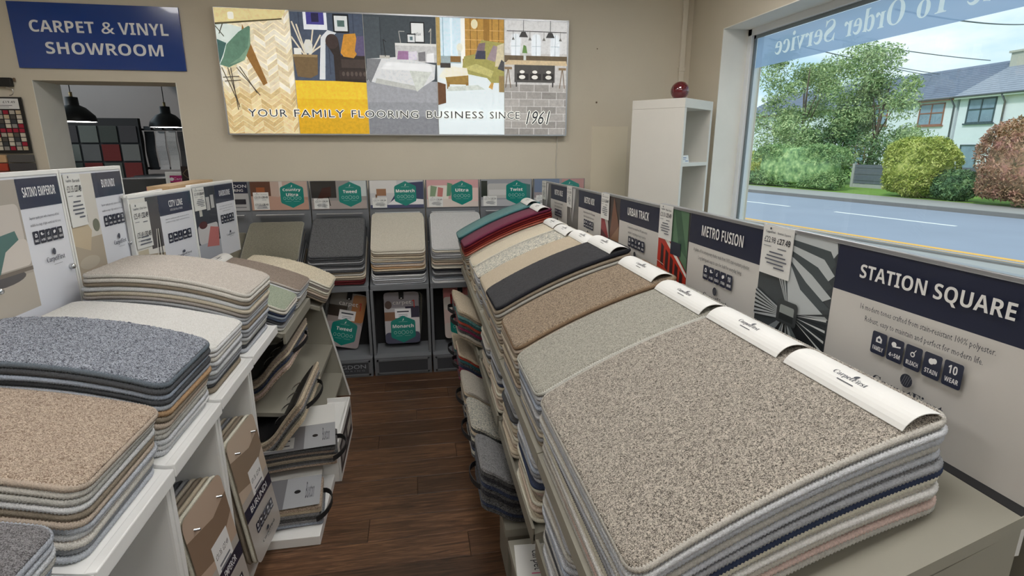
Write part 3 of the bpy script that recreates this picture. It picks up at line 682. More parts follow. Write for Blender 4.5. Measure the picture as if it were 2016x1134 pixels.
# ------------------------------------------------------------------ boards: printed headers
NAVY = (28, 34, 58); NAVYL = (46, 54, 76); INKC = (50, 54, 66)
def icons(p, u0, v0, u1, v1, words, gap=.12):
    n = len(words); w = (u1-u0)/n
    for k, wd in enumerate(words):
        a = u0+k*w; b = a+w*(1-gap); h = v1-v0
        p.rrect(a, v0, b, v1, NAVYL if False else (34, 40, 62), r=min(.004, (b-a)*p.w*.12))
        p.text(sansb(wd[0]), a+(b-a)*.14, v0+h*.17, a+(b-a)*.86, v0+h*.36, (235, 235, 235))
        kind = wd[1]; cx = (a+b)/2; cy = v0+h*.68; ru = (b-a)*.2; rv = h*.14
        if kind == 'house': p.poly([(cx-ru, cy-rv), (cx+ru, cy-rv), (cx+ru, cy+rv*.3), (cx, cy+rv*1.3), (cx-ru, cy+rv*.3)], (235, 235, 235)); p.ell(cx, cy-rv*.1, ru*.5, rv*.5, (34, 40, 62), 10)
        elif kind == 'roll': p.ell(cx-ru*.6, cy+rv*.4, ru*.8, rv*.8, (235, 235, 235), 12); p.poly([(cx-ru*1.2, cy-rv*.6), (cx+ru*1.6, cy-rv*.1), (cx+ru*1.6, cy+rv*.4), (cx, cy)], (235, 235, 235))
        elif kind == 'drop': p.ell(cx-ru*.2, cy-rv*.3, ru*.7, rv*.8, (235, 235, 235), 12); p.ell(cx-ru*.2, cy-rv*.3, ru*.4, rv*.45, (34, 40, 62), 10); p.line([(cx, cy), (cx+ru*.7, cy+rv*1.3)], .0012, (235, 235, 235))
        elif kind == 'blob': p.ell(cx-ru*.3, cy, ru*.8, rv*.9, (235, 235, 235), 12); p.ell(cx+ru*.5, cy+rv*.3, ru*.7, rv*.8, (235, 235, 235), 12)
        else: p.text(sansb(kind), a+(b-a)*.24, v0+h*.52, a+(b-a)*.72, v0+h*.86, (235, 235, 235))
W5 = [('FAMILY', 'house'), ('4+5M', 'roll'), ('BLEACH', 'drop'), ('STAIN', 'blob'), ('WEAR', '10')]
def cf_logo(p, cu, v0, w, aspect_h, c=INKC):
    """oval ball above CarpetFirst"""
    g = text_geo(serif('CarpetFirst'), 3); hw = w/2
    p.text(serif('CarpetFirst'), cu-hw, v0, cu+hw, v0+aspect_h, c, res=3)
    rv = aspect_h*.52; cy = v0+aspect_h*1.12+rv
    p.ell(cu-.02*w, cy, w*.085, rv, c, 16)
    for k in (-.5, -.15, .2, .55): p.line([(cu-.02*w+w*.085*k-.02*w, cy-rv*.75), (cu-.02*w+w*.085*k+.02*w, cy+rv*.75)], .0006*p.w/.6, (150, 152, 158))
    p.line([(cu-hw*.35, v0-aspect_h*.32), (cu+hw*.6, v0-aspect_h*.32)], .0012, (120, 122, 128))
def price_card(parent, x0, z0, w, h, name, p1, p2, rows=1, tilt=0):
    c = MB().box(0, w, -.0022, 0, 0, h).build('price_card', M_CARD, parent, (x0, -.0045, z0), (0, R(tilt), 0))
    p = Print(w, h)
    p.text(serif('CarpetFirst'), .1, .84, .42, .90, (90, 95, 105)); p.ell(.26, .945, .03, .025, (70, 75, 90), 10)
    p.text(name, .50, .84, .92, .90, (70, 74, 84))
    for r_ in range(rows):
        o = -.42*r_
        p.text(p1, .08, .66+o, .46, .78+o, (56, 60, 72)); p.text(sansb(p2), .52, .66+o, .94, .78+o, (30, 34, 46))
        p.rect(.08, .58+o, .34, .595+o, (150, 152, 158)); p.rect(.56, .56+o, .84, .58+o, (110, 112, 120))
    o = -.42*(rows-1)
    for k, (a, b) in enumerate(((.3, .75), (.22, .85), (.18, .9), (.25, .8), (.5, .85))):
        v = .46+o*.55-k*.075
        if v > .05: p.rect(a, v, b, v+.028, (96, 100, 112))
    p.build('card_print', INK, c, (0, -.0026, 0))
    return c

def pic_tunnel(p, u1, v0, v1):         # grey escalator tunnel
    p.rect(0, v0, u1, v1, (60, 66, 70)); cx, cy = u1*.5, v0+(v1-v0)*.52; h = v1-v0
    for k in range(7):
        a = k/7; p.poly([(u1*(.02+.42*a), v1-h*.02*k), (u1*(.98-.42*a)*1.0, v1-h*.05*k), (u1, v1-h*.05-h*.06*k), (cx, cy+h*.02)], ((188, 194, 196), (70, 78, 82))[k % 2])
    fan = [(-.02, .30), (-.02, .12), (.12, 0), (.24, 0), (.30, 0), (.42, 0), (.58, 0), (.66, 0), (.72, 0), (.86, 0), (1.0, .06), (1.0, .24), (1.0, .42)]
    cs = [(128, 136, 140), (30, 33, 36), (140, 150, 150), (70, 76, 80), (178, 182, 184), (16, 18, 20), (90, 95, 98), (170, 176, 178), (34, 38, 40), (150, 156, 158), (90, 98, 100), (30, 33, 36)]
    for (a, b), c in zip(zip(fan, fan[1:]), cs): p.poly([(max(0, a[0])*u1, v0+h*a[1]), (b[0]*u1, v0+h*b[1]), (cx+.012, cy), (cx-.012, cy)], c)
    p.poly([(0, v0+h*.45), (0, v0+h*.62), (cx, cy+h*.01), (cx, cy-h*.02)], (176, 182, 184))
    for k in range(6): p.poly([(0, v0+h*(.46+.028*k)), (0, v0+h*(.472+.028*k)), (cx*.8, cy+h*(.005*k-.01))], (40, 44, 48))
    for k in range(8): p.poly([(u1, v0+h*(.40+.03*k)), (u1, v0+h*(.414+.03*k)), (cx*1.25, cy+h*(.006*k-.01))], (40, 44, 48) if k % 2 else (206, 210, 210))
    p.rrect(cx-u1*.14, cy-h*.05, cx+u1*.14, cy+h*.09, (58, 62, 64), r=.008); p.rrect(cx-u1*.10, cy-h*.02, cx+u1*.10, cy+h*.06, (150, 156, 154), r=.005); p.rect(cx-u1*.1, cy-h*.03, cx+u1*.1, cy+h*.01, (36, 40, 42))
def pic_train(p, u1, v0, v1):          # red train at a platform, green tiled wall
    h = v1-v0
    p.rect(0, v0, u1, v1, (40, 44, 44)); p.poly([(u1*.3, v1), (u1*.95, v1), (u1*.98, v0+h*.52), (u1*.35, v0+h*.75)], (86, 120, 92)); p.poly([(u1*.5, v1), (u1*.7, v1), (u1*.98, v0+h*.62), (u1*.7, v0+h*.7)], (60, 92, 70))
    p.rect(0, v0, u1, v0+h*.34, (150, 130, 104)); p.rect(0, v0, u1, v0+h*.12, (112, 98, 80))
    p.poly([(0, v0+h*.36), (u1, v0+h*.24), (u1, v0+h*.47), (0, v0+h*.80)], (190, 52, 34)); p.poly([(0, v0+h*.80), (u1, v0+h*.47), (u1, v0+h*.50), (0, v0+h*.86)], (232, 230, 224)); p.poly([(0, v0+h*.86), (u1, v0+h*.5), (u1, v0+h*.51), (0, v0+h*.88)], (190, 40, 30))
    for k in range(5):
        a = .12+.17*k; b = a+.10; yt = .72-.26*a; yb = .52-.15*a; p.poly([(u1*a, v0+h*yb), (u1*b, v0+h*(yb-.02)), (u1*b, v0+h*(yt-.03)), (u1*a, v0+h*yt)], (60, 36, 36))
    p.line([(0, v0+h*.52), (u1*.25, v0+h*.5)], .002, (230, 220, 210)); p.poly([(0, v0+h*.33), (u1, v0+h*.20), (u1, v0+h*.24), (0, v0+h*.37)], (52, 34, 32))
    p.rect(u1*.45, v0+h*.62, u1*.78, v0+h*.73, (36, 42, 58)); p.line([(u1*.82, v0+h*.2), (u1*.82, v0+h*.38)], .004, (26, 24, 26))
def pic_rails(p, u1, v0, v1):          # red and grey streaks converging
    h = v1-v0; p.rect(0, v0, u1, v1, (66, 58, 56)); cx, cy = u1*.5, v0+h*.5
    seq = [((0, .9), (0, .6), (150, 52, 58)), ((0, .6), (0, .3), (92, 44, 48)), ((0, .3), (0, .05), (52, 48, 50)), ((.05, 0), (.4, 0), (96, 92, 90)), ((.4, 0), (.6, 0), (60, 58, 58)), ((.6, 0), (1, .1), (110, 106, 102)), ((1, .1), (1, .4), (64, 58, 56)), ((1, .4), (1, .7), (150, 116, 92)), ((1, .7), (.7, 1), (120, 84, 66)), ((.3, 1), (0, .9), (186, 178, 172))]
    for a, b, c in seq: p.poly([(a[0]*u1, v0+h*a[1]), (b[0]*u1, v0+h*b[1]), (cx, cy)], c)
    p.ell(cx, cy, u1*.1, h*.03, (40, 38, 40), 10)
def pic_grey(p, u1, v0, v1):           # grey station hall
    h = v1-v0; p.rect(0, v0, u1, v1, (120, 118, 116)); cx, cy = u1*.5, v0+h*.5
    for k, c in enumerate(((58, 54, 52), (140, 136, 130), (44, 42, 40), (150, 146, 140), (60, 56, 54))): p.poly([(u1*k/5, v0), (u1*(k+1)/5, v0), (cx, cy)], c)
    for k, c in enumerate(((178, 178, 178), (96, 96, 98), (196, 196, 196), (110, 110, 112))): p.poly([(u1*k/4, v1), (u1*(k+1)/4, v1), (cx, cy)], c)
def header_board(name, label, p_far, p_near, ztop, h, title, pic, lines, price, strip_f=.37, group='navy header boards above the right-hand samples'):
    """right-hand boards: facing -x, u runs from the far end to the near end"""
    a = Vector(p_far); b = Vector(p_near); w = (b-a).length; rz = math.atan2(b.y-a.y, b.x-a.x)
    t = thing(name, label, 'display board', (a.x, a.y, ztop-h), (0, 0, rz), group)
    MB().box(0.001, w-.001, 0, .012, 0, h-.001).build('board_panel', M_CARD, t)
    MB().bbox(0, w, -.004, .017, h-.006, h+.004, .002).build('top_rail', M_ALU, t)
    p = Print(w, h); s = strip_f
    p.rect(0, 0, 1, 1, (205, 203, 198)); p.rect(s, .76, 1, .99, NAVY); p.rect(s, 0, 1, .76, (206, 203, 198)); pic(p, s, 0, .985)
    m = (1-s); L_ = len(title)
    tw = min(.82, .0485*L_)*m; cu = s+m*.5
    p.text(sansb(title), cu-tw/2, .838, cu+tw/2, .918, (228, 228, 226), res=3)
    for k, ln in enumerate(lines):
        lw = min(.86, .0102*len(ln))*m; p.text(ln, cu-lw/2, .70-.052*k, cu+lw/2, .735-.052*k, (48, 52, 62), res=1)
    icons(p, cu-m*.215, .525, cu+m*.225, .63, W5)
    cf_logo(p, cu, .375, m*.34, .058)
    p.build('board_print', INK, t, (0, -.0006, 0))
    if price: price_card(t, .006, h*.715, w*.165, h*.29, title.title(), price[0], price[1])
    return t

# ------------------------------------------------------------------ right-hand row
tR = R(22); XF0, ZF0 = .29, .816; Lr = .565; SET = .012
def rshelf(s, o=0): return (XF0+s*math.cos(tR)-o*math.sin(tR), ZF0+s*math.sin(tR)+o*math.cos(tR))
bays = [(.575, 1.255), (1.258, 1.925), (1.928, 2.585), (2.588, 3.12), (3.123, 3.66)]
bname = ['nearest the camera, under the Station Square board', 'second from the camera, under the Metro Fusion board', 'under the Urban Track board', 'under the Metro Mix board', 'at the far end of the right-hand row']
for (y0, y1), nm in zip(bays, bname):
    t = thing('display_stand', 'taupe sloping carpet display stand '+nm, 'display stand', (.6, (y0+y1)/2, 0), (0, 0, 0), 'taupe display stands on the right')
    def loc(mb, n, m): return mb.build(n, m, t, (-.6, -(y0+y1)/2, 0))
    a = rshelf(0); b = rshelf(.66); c = rshelf(.66, -.022); d = rshelf(0, -.022)
    loc(MB().prism([a, b, c, d], 'y', y0, y1), 'top_shelf', M_TAUPE)
    loc(MB().prism([(XF0-.004, ZF0+.004), (XF0+.028, ZF0+.012), (XF0+.028, ZF0-.036), (XF0-.004, ZF0-.036)], 'y', y0+.001, y1-.001), 'front_lip', M_TAUPE)
    loc(MB().prism([(XF0+.03, ZF0-.03), (b[0]-.01, b[1]-.03), (b[0]-.01, 0), (.36, 0), (.33, .5)], 'y', y0+.002, y0+.02), 'side_panel', M_TAUPE)
    loc(MB().prism([(XF0+.03, ZF0-.03), (b[0]-.01, b[1]-.03), (b[0]-.01, 0), (.36, 0), (.33, .5)], 'y', y1-.02, y1-.002), 'side_panel', M_TAUPE)
    loc(MB().box(.925, .94, y0, y1, 0, 1.345), 'back_panel', M_TAUPE)
    bq = rshelf(.642); bq2 = rshelf(.66)
    loc(MB().prism([(bq[0], bq[1]+.001), (bq2[0], bq2[1]+.001), (bq2[0], bq2[1]-.005), (bq[0], bq[1]-.005)], 'y', y0+.002, y1-.002), 'gap_shade', M_NICHE)  # shade in the gap under the board, put in as a black strip
    loc(MB().prism([(.283, .555), (.78, .69), (.78, .67), (.283, .535)], 'y', y0+.02, y1-.02), 'middle_shelf', M_TAUPE)
    loc(MB().prism([(.279, .575), (.287, .575), (.287, .525), (.279, .525)], 'y', y0+.02, y1-.02), 'shelf_lip', M_TAUPE_D)
    if y0 > 1.9: loc(MB().box(.25, .80, y0+.02, y1-.02, .22, .24), 'low_shelf', M_TAUPE)
    loc(MB().box(.31, .33, y0, y1, 0, .12), 'kick_panel', M_TAUPE_D)
def rorigin(y): x, z = rshelf(SET); return (x, y, z+.001)
RS = [
 (.947, .615, 'nearest the camera on the right', ['taupe fleck', 'pale grey', 'silver grey', 'greige', 'silver grey', 'mid grey', 'navy', 'cream', 'ivory', 'taupe fleck', 'pink beige', 'greige']),
 (1.412, .302, 'on the right, topped grey-green', ['grey green', 'pale grey', 'silver grey', 'blue grey', 'mid grey', 'pale grey', 'silver grey', 'mid grey', 'greige', 'beige', 'mid grey', 'taupe']),
 (1.730, .318, 'on the right, topped flecked brown', ['brown fleck', 'tan', 'taupe', 'beige', 'tan', 'greige', 'taupe', 'sand', 'beige', 'taupe', 'tan', 'greige', 'mid grey']),
 (2.075, .305, 'on the right, topped black', ['black', 'taupe', 'greige', 'taupe', 'sand', 'beige', 'greige', 'mid grey', 'beige', 'tan', 'taupe', 'sand', 'greige', 'taupe', 'beige']),
 (2.400, .305, 'on the right, beyond the black one', ['sand', 'greige', 'mid grey', 'taupe', 'beige', 'silver grey', 'greige', 'sand', 'mid grey', 'taupe', 'beige', 'greige', 'sand']),
 (2.722, .262, 'on the right, topped pepper fleck', ['pepper fleck', 'silver grey', 'pale grey', 'greige', 'mid grey', 'silver grey', 'beige', 'greige', 'taupe', 'mid grey', 'pale grey', 'greige']),
 (2.990, .262, 'on the right, topped cream', ['cream', 'ivory', 'beige', 'sand', 'greige', 'cream', 'beige', 'taupe', 'sand', 'greige', 'beige', 'sand']),
 (3.262, .262, 'on the right, topped plum', ['plum', 'dark red', 'dark red', 'brick red', 'salmon', 'taupe', 'greige', 'taupe', 'sand', 'mid grey', 'greige', 'taupe', 'beige', 'greige', 'taupe', 'sand', 'taupe']),
 (3.530, .255, 'on the right, farthest, topped teal', ['teal', 'dark teal', 'teal', 'navy', 'mid grey', 'taupe', 'greige', 'sand', 'taupe', 'greige', 'mid grey', 'taupe', 'beige', 'greige', 'taupe', 'sand', 'taupe', 'greige']),
]
tabs = ['on the sample nearest the camera', 'on the grey-green stack', 'on the flecked brown stack', 'on the black stack', 'on the sand stack beyond the black one', 'on the pepper-flecked stack', 'on the cream stack', 'on the plum stack', 'on the teal stack']
for k, (y, W, where, cols) in enumerate(RS):
    tp, Rm = stack(where, 'carpet samples stacked along the right', rorigin(y), 0, tR, Lr, W, .0128, cols, arch=.022, fine=1 if k < 5 else 0, stitch=.0065 if k < 4 else 0, seed=20+k, jit=.0035, spread=.044/(len(cols)-1), scale=(270, 300, 240, 420, 420, 120, 380, 380, 380)[k])
    if k == 0:
        label_tab(tp+Vector((0, -.155, 0)), Rm, Lr, .31, 'white curled CarpetFirst label strip, nearest the camera', .022)
        label_tab(tp+Vector((0, .155, 0)), Rm, Lr, .31, 'white curled CarpetFirst label strip, second from the camera on the nearest stack', .022)
    else: label_tab(tp, Rm, Lr, W, 'white curled CarpetFirst label strip '+tabs[k], .022)
ZT = [1.381, 1.381, 1.385, 1.393, 1.402, 1.404]
PB = [(.838, 3.62), (.866, 3.10), (.878, 2.53), (.886, 1.90), (.893, 1.29), (.902, .585)]
header_board('header_board', 'display board headed METRO MILE at the far end of the right row', PB[0]+(0,), PB[1]+(0,), 1.381, .40, 'METRO MILE', pic_grey, ['Contemporary shades made from 100% stain-resistant', 'polyester. Long lasting and easy to care for.'], ('£18.33', '£21.99'))
header_board('header_board', 'display board headed METRO MIX on the right row', PB[1]+(0,), PB[2]+(0,), 1.383, .40, 'METRO MIX', pic_grey, ['Contemporary shades made from 100% stain-resistant', 'polyester. Long lasting and easy to care for.'], ('£18.33', '£21.99'))
header_board('header_board', 'display board headed URBAN TRACK with streaked rails picture', PB[2]+(0,), PB[3]+(0,), 1.389, .41, 'URBAN TRACK', pic_rails, ['Contemporary tones made from 100% stain-resistant', 'polyester. Long lasting and easy to care for.'], ('£23.33', '£26.49'))
header_board('header_board', 'display board headed METRO FUSION with red train picture', PB[3]+(0,), PB[4]+(0,), 1.397, .42, 'METRO FUSION', pic_train, ['A palette of 16 contemporary shades, made from 100% stain-resistant polyester.', 'Long lasting and easy to care for, built for everyday living.'], ('£23.33', '£25.49'))
header_board('header_board', 'large display board headed STATION SQUARE with escalator picture', PB[4]+(0,), PB[5]+(0,), 1.405, .43, 'STATION SQUARE', pic_tunnel, ['16 modern tones crafted from stain-resistant 100% polyester.', 'Robust, easy to maintain and perfect for modern life.'], ('£22.98', '£27.49'))
# near end of the row: taupe return panel beyond the last board
# ------------------------------------------------------------------ left-hand row (white units)
tL = R(10.5); XL0, ZL0 = -.645, .80
LB = [(.62, 1.01), (1.015, 1.375), (1.38, 1.74), (1.745, 2.105), (2.11, 2.50)]
lname = ['nearest the camera', 'with the tan carpet stack', 'with the blue-grey shag stack', 'with the white carpet stack', 'with the tall light beige stack']
def lsh(s, o=0): return (XL0-s*math.cos(tL)+o*math.sin(tL), ZL0+s*math.sin(tL)+o*math.cos(tL))
for k, ((y0, y1), nm) in enumerate(zip(LB, lname)):
    dz = (0, 0, .008, .016, .02)[k]
    t = thing('display_unit', 'white open-fronted display unit '+nm, 'display unit', (-.95, (y0+y1)/2, 0), (0, 0, 0), 'white display units on the left')
    def loc(mb, n, m): return mb.build(n, m, t, (.95, -(y0+y1)/2, dz if n in ('top_shelf', 'front_edge') else 0))
    a, b, c, d = lsh(0), lsh(.66), lsh(.66, -.02), lsh(0, -.02)
    loc(MB().prism([a, b, c, d], 'y', y0, y1), 'top_shelf', M_WHITE)
    loc(MB().bbox(XL0-.018, XL0+.006, y0+.0005, y1-.0005, ZL0-.034, ZL0+.004, .003), 'front_edge', M_WEDGE)
    for ya, yb in ((y0+.001, y0+.019), (y1-.019, y1-.001))[:1 if k == 4 else 2]:
        loc(MB().prism([(XL0-.02, ZL0-.03), (b[0]+.01, b[1]-.03), (b[0]+.01, 0), (XL0-.02, 0)], 'y', ya, yb), 'side_panel', M_WHITE)
        loc(MB().box(XL0-.02, XL0-.014, ya, yb, 0, ZL0-.03), 'edge_strip', M_WEDGE)
    loc(MB().box(-1.28, -1.262, y0, y1, 0, .9), 'back_panel', M_WHITE)
    if k < 4:
        loc(MB().box(-1.27, XL0-.03, y0+.02, y1-.02, .09, .11), 'bottom_shelf', M_WHITE)
        loc(MB().box(XL0-.05, XL0-.032, y0+.02, y1-.02, 0, .09), 'kick_panel', M_WHITE)
LS = [
 (.80, .35, 'nearest the camera at left', ['dark grey fleck', 'silver grey', 'pale grey', 'greige', 'blue grey', 'mid grey', 'pale grey', 'silver grey', 'mid grey'], .0150, .012),
 (1.205, .345, 'at left, topped tan', ['tan', 'light beige', 'greige', 'white', 'taupe', 'tan', 'silver grey', 'white', 'light beige', 'mid grey', 'silver grey'], .0155, .018),
 (1.575, .35, 'at left, topped blue-grey shag', ['blue-grey shag', 'charcoal', 'blue grey', 'charcoal', 'silver grey', 'orange brown', 'taupe', 'tan', 'light beige', 'greige', 'pale grey', 'white', 'pale grey'], .0158, .03),
 (1.93, .33, 'at left, topped white', ['white', 'white', 'light beige', 'pale grey', 'silver grey', 'dove grey', 'mid grey', 'silver grey', 'charcoal', 'taupe'], .0155, .02),
 (2.30, .36, 'at left, topped light beige', ['light beige', 'light beige', 'taupe', 'dove grey', 'beige', 'mauve brown', 'pale grey', 'silver grey', 'taupe', 'silver grey', 'mid grey', 'dove grey', 'greige', 'charcoal', 'silver grey'], .0158, .034),
]
for k, (y, W, where, cols, th, arch) in enumerate(LS):
    x, z = lsh(.03); dz = (0, 0, .008, .016, .02)[k]
    stack(where, 'carpet samples stacked along the left', (x, y, z+.001+dz), math.pi, tL, .56, W, th, cols, arch=arch, fine=1, stitch=.0065, seed=50+k, jit=.004, scale=(260, 230, 200, 330, 300)[k], r=.04, amp=(.0026, .0028, .0055, .003, .003)[k])

# photo-and-text boards on the left
def pic_sofa(p, u1, v0, v1):
    h = v1-v0; p.rect(0, v0, u1, v1, (176, 168, 158)); p.rect(0, v0, u1, v0+h*.28, (188, 180, 168)); p.rrect(u1*.25, v0+h*.52, u1*.95, v0+h*.82, (206, 198, 190), r=.02); p.rrect(u1*.1, v0+h*.34, u1, v0+h*.55, (214, 206, 198), r=.02)
    p.poly([(0, v0+h*.38), (u1*.35, v0+h*.6), (u1*.75, v0+h*.62), (u1*.8, v0+h*.55), (u1*.45, v0+h*.48), (u1*.2, v0+h*.3)], (84, 120, 116)); p.ell(u1*.3, v0+h*.28, u1*.5, h*.05, (92, 90, 92)); p.rect(u1*.1, v0+h*.3, u1, v0+h*.33, (120, 112, 104))
def pic_bed(p, u1, v0, v1):
    h = v1-v0; p.rect(0, v0, u1, v1, (214, 210, 202)); p.rect(0, v0, u1, v0+h*.42, (182, 170, 152)); p.rect(0, v0+h*.45, u1*.5, v0+h*.60, (232, 230, 226))
    p.poly([(0, v0+h*.38), (u1*.5, v0+h*.30), (u1*.66, v0+h*.48), (u1*.55, v0+h*.55), (0, v0+h*.56)], (200, 184, 158)); p.rect(u1*.3, v0+h*.56, u1*.6, v0+h*.63, (96, 92, 88)); p.rect(u1*.34, v0+h*.575, u1*.56, v0+h*.615, (225, 224, 220)); p.ell(u1*.85, v0+h*.52, u1*.12, h*.06, (120, 124, 110))
    p.ell(u1*.4, v0+h*.2, u1*.35, h*.06, (192, 182, 166))
def pic_room(p, u1, v0, v1):
    h = v1-v0; p.rect(0, v0, u1, v1, (226, 224, 218)); p.rect(u1*.55, v0+h*.4, u1, v1, (82, 80, 84)); p.poly([(0, v0), (u1, v0), (u1, v0+h*.32), (u1*.3, v0+h*.36), (0, v0+h*.24)], (168, 154, 132)); p.rect(u1*.05, v0+h*.15, u1*.4, v0+h*.42, (196, 186, 164))
    for k in range(4): p.line([(u1*(.72+.06*k), v0+h*.3), (u1*(.8+.03*k), v0+h*.62)], .006, (40, 40, 44) if k % 2 else (214, 212, 206))
def pic_pinkbed(p, u1, v0, v1):
    h = v1-v0; p.rect(0, v0, u1, v1, (62, 66, 76)); p.rect(0, v0, u1, v0+h*.25, (176, 180, 190)); p.rrect(u1*.05, v0+h*.25, u1*.95, v0+h*.5, (206, 204, 206), r=.02)
    p.poly([(u1*.35, v0+h*.2), (u1*.9, v0+h*.16), (u1*.98, v0+h*.42), (u1*.6, v0+h*.46)], (196, 120, 118)); p.ell(u1*.3, v0+h*.5, u1*.18, h*.05, (90, 48, 52)); p.rect(u1*.55, v0+h*.68, u1*.7, v0+h*.86, (190, 190, 190)); p.rect(u1*.75, v0+h*.7, u1*.9, v0+h*.88, (190, 190, 190)); p.rect(u1*.2, v0+h*.62, u1*.32, v0+h*.8, (200, 198, 192))
def left_board(label, y0, y1, x0, x1, ztop, h, title, sub, pic, strip_f, photo_bot, navy_h, title_c, price, rows=1, knobs=(), iconv=(.55, .64), logov=.40, zt2=None):
    w = math.hypot(y1-y0, x1-x0); rz = math.atan2(y1-y0, x1-x0)
    t = thing('header_board', label, 'display board', (x0, y0, ztop-h), (0, 0, rz), 'photo boards behind the left-hand samples')
    MB().box(0, w, 0, .016, 0, h).build('board_panel', M_WHITE, t)
    MB().bbox(-.001, w+.001, -.005, .020, h-.002, h+.012, .002).build('top_rail', M_WEDGE, t)
    MB().box(-.001, .006, -.004, 0, 0, h).build('side_trim', M_WEDGE, t); MB().box(w-.006, w+.001, -.004, 0, 0, h).build('side_trim', M_WEDGE, t)
    p = Print(w-.014, h); s = strip_f
    p.rect(0, 0, 1, 1, (226, 228, 236)); pic(p, s, photo_bot, .985); p.rect(s, 1-navy_h, 1, .985, (52, 58, 80))
    m = 1-s; cu = s+m*.5; tw = m*title_c
    p.text(sansb(title), cu-tw/2, 1-navy_h*.66, cu+tw/2, 1-navy_h*.36, (232, 232, 236), res=2)
    if sub: p.text(sub, cu-tw*.45, 1-navy_h*.86, cu+tw*.45, 1-navy_h*.75, (216, 216, 222), res=1)
    for k, lw in enumerate((.72, .74, .42)):
        if sub and k == 2: continue
        p.text(('Superior quality yarn with a luxurious soft feel', 'available in a range of light, neutral and rich tones', 'durable and practical')[k], cu-m*lw/2, 1-navy_h-.06-.035*k, cu+m*lw/2, 1-navy_h-.042-.035*k, (70, 74, 88), res=1)
    icons(p, cu-m*.36, iconv[0], cu+m*.36, iconv[1], W5)
    cf_logo(p, cu+.02, logov, m*.46, .034, (64, 70, 88))
    p.build('board_print', INK_GLOSS, t, (.007, -.0012, 0))
    for (u, v) in knobs:
        kb = MB().lathe([(0, .014), (.007, .013), (.010, .008), (.010, .0)], 16); kb.build('chrome_knob', M_CHROME, t, (u*w, -.003, v*h), (R(90), 0, 0))
    if price: price_card(t, .010, h*(1-.30 if rows == 1 else 1-.56), w*.24*(1 if rows == 1 else .95), h*(.29 if rows == 1 else .5), title.title(), price[0], price[1], rows)
    return t
left_board('white-framed board headed SATINO EMPEROR with pale sofa photo, leftmost', 1.80, 2.222, -1.245, -1.245, 1.512, .66, 'SATINO EMPEROR', None, pic_sofa, .47, .36, .16, .78, None, knobs=((.93, .50), (.06, .50)), iconv=(.66, .725), logov=.55)
left_board('white-framed board headed BURUNDI with pale bed photo and price card', 2.232, 2.655, -1.245, -1.245, 1.512, .66, 'BURUNDI', None, pic_bed, .47, .36, .16, .46, ('£21.35', '£27.49'), knobs=((.93, .52), (.10, .42)), iconv=(.66, .725), logov=.53)
left_board('low board headed CITY LINE with two-price card, behind the beige stack', 2.62, 3.15, -1.222, -1.162, 1.386, .40, 'CITY LINE', 'ELITE, DELUXE & SUPREME', pic_room, .42, 0, .26, .42, ('£25.49', '£32.49'), rows=2, iconv=(.40, .52), logov=.20)
left_board('board headed OAKBOURNE with pink throw bed photo on the left row', 3.155, 3.66, -1.162, -1.105, 1.395, .42, 'OAKBOURNE', None, pic_pinkbed, .52, .02, .26, .60, ('£21.01', '£26.49'), iconv=(.45, .57), logov=.26)
tag(MB().bbox(-1.235, -1.222, 2.60, 2.98, 1.39, 1.402, .002).build('shelf_edge', M_WEDGE), 'white rail along the top of the City Line board', 'rail')
tag(MB().box(-1.30, -1.20, 3.0, 3.62, 1.385, 1.412).build('oak_shelf_top', M_OAK), 'pale wood shelf edge behind the City Line and Oakbourne boards', 'shelf')

# second left stand: taupe, sloping, flares out towards the floor
tS = R(17); XS0, ZS0 = -.628, .765
def ssh(s, o=0): return (XS0-s*math.cos(tS)+o*math.sin(tS), ZS0+s*math.sin(tS)+o*math.cos(tS))
st = thing('display_stand', 'taupe sloping display stand with white-edged side panel at left rear', 'display stand', (-.85, 2.95, 0))
def sl(mb, n, m): return mb.build(n, m, st, (.85, -2.95, 0))
a, b, c, d = ssh(0), ssh(.58), ssh(.58, -.02), ssh(0, -.02)
sl(MB().prism([a, b, c, d], 'y', 2.54, 3.17), 'top_shelf', M_TAUPE)
sl(MB().bbox(XS0-.004, XS0+.010, 2.54, 3.17, ZS0-.05, ZS0+.004, .003), 'front_lip', M_TAUPE)
a, b, c, d = (-.575, .70), (-1.05, .86), (-1.05, .84), (-.575, .68)
sl(MB().prism([a, b, c, d], 'y', 3.19, 3.50), 'end_shelf', M_TAUPE)
pan = [(-.66, .80), (-1.18, .96), (-1.18, 0), (-.49, 0)]
sl(MB().prism(pan, 'y', 3.50, 3.518), 'side_panel', M_TAUPE)
sl(MB().prism([(-.66, .80), (-.49, 0), (-.484, 0), (-.654, .80)], 'y', 3.496, 3.522), 'side_edge', M_WEDGE)
sl(MB().box(-1.20, -1.18, 2.52, 3.52, 0, 1.0), 'back_panel', M_TAUPE)
sl(MB().prism([(-.57, .36), (-1.15, .42), (-1.15, .40), (-.57, .34)], 'y', 2.54, 3.50), 'middle_shelf', M_TAUPE)
sl(MB().prism([(-.52, .16), (-1.15, .20), (-1.15, .18), (-.52, .14)], 'y', 2.54, 3.50), 'low_shelf', M_TAUPE)
tr = thing('base_tray', 'low white box tray at the foot of the taupe stand, beside the aisle', 'tray', (-.485, 2.75, 0))
MB().box(-.06, .06, -.25, .25, 0, .19).build('tray_body', M_WHITE, tr)
MB().box(.058, .066, -.25, .25, .0, .215).box(-.06, .066, .25, .258, 0, .215).build('tray_lip', M_WEDGE, tr)
tp = Print(.46, .15); tp.rect(0, 0, 1, 1, (60, 62, 70)); tp.rect(.1, .2, .5, .8, (150, 150, 150)); tp.rect(.6, .3, .95, .7, (200, 198, 190)); tp.build('label_print', INK, tr, (.0668, -.23, .03), (0, 0, R(90)))
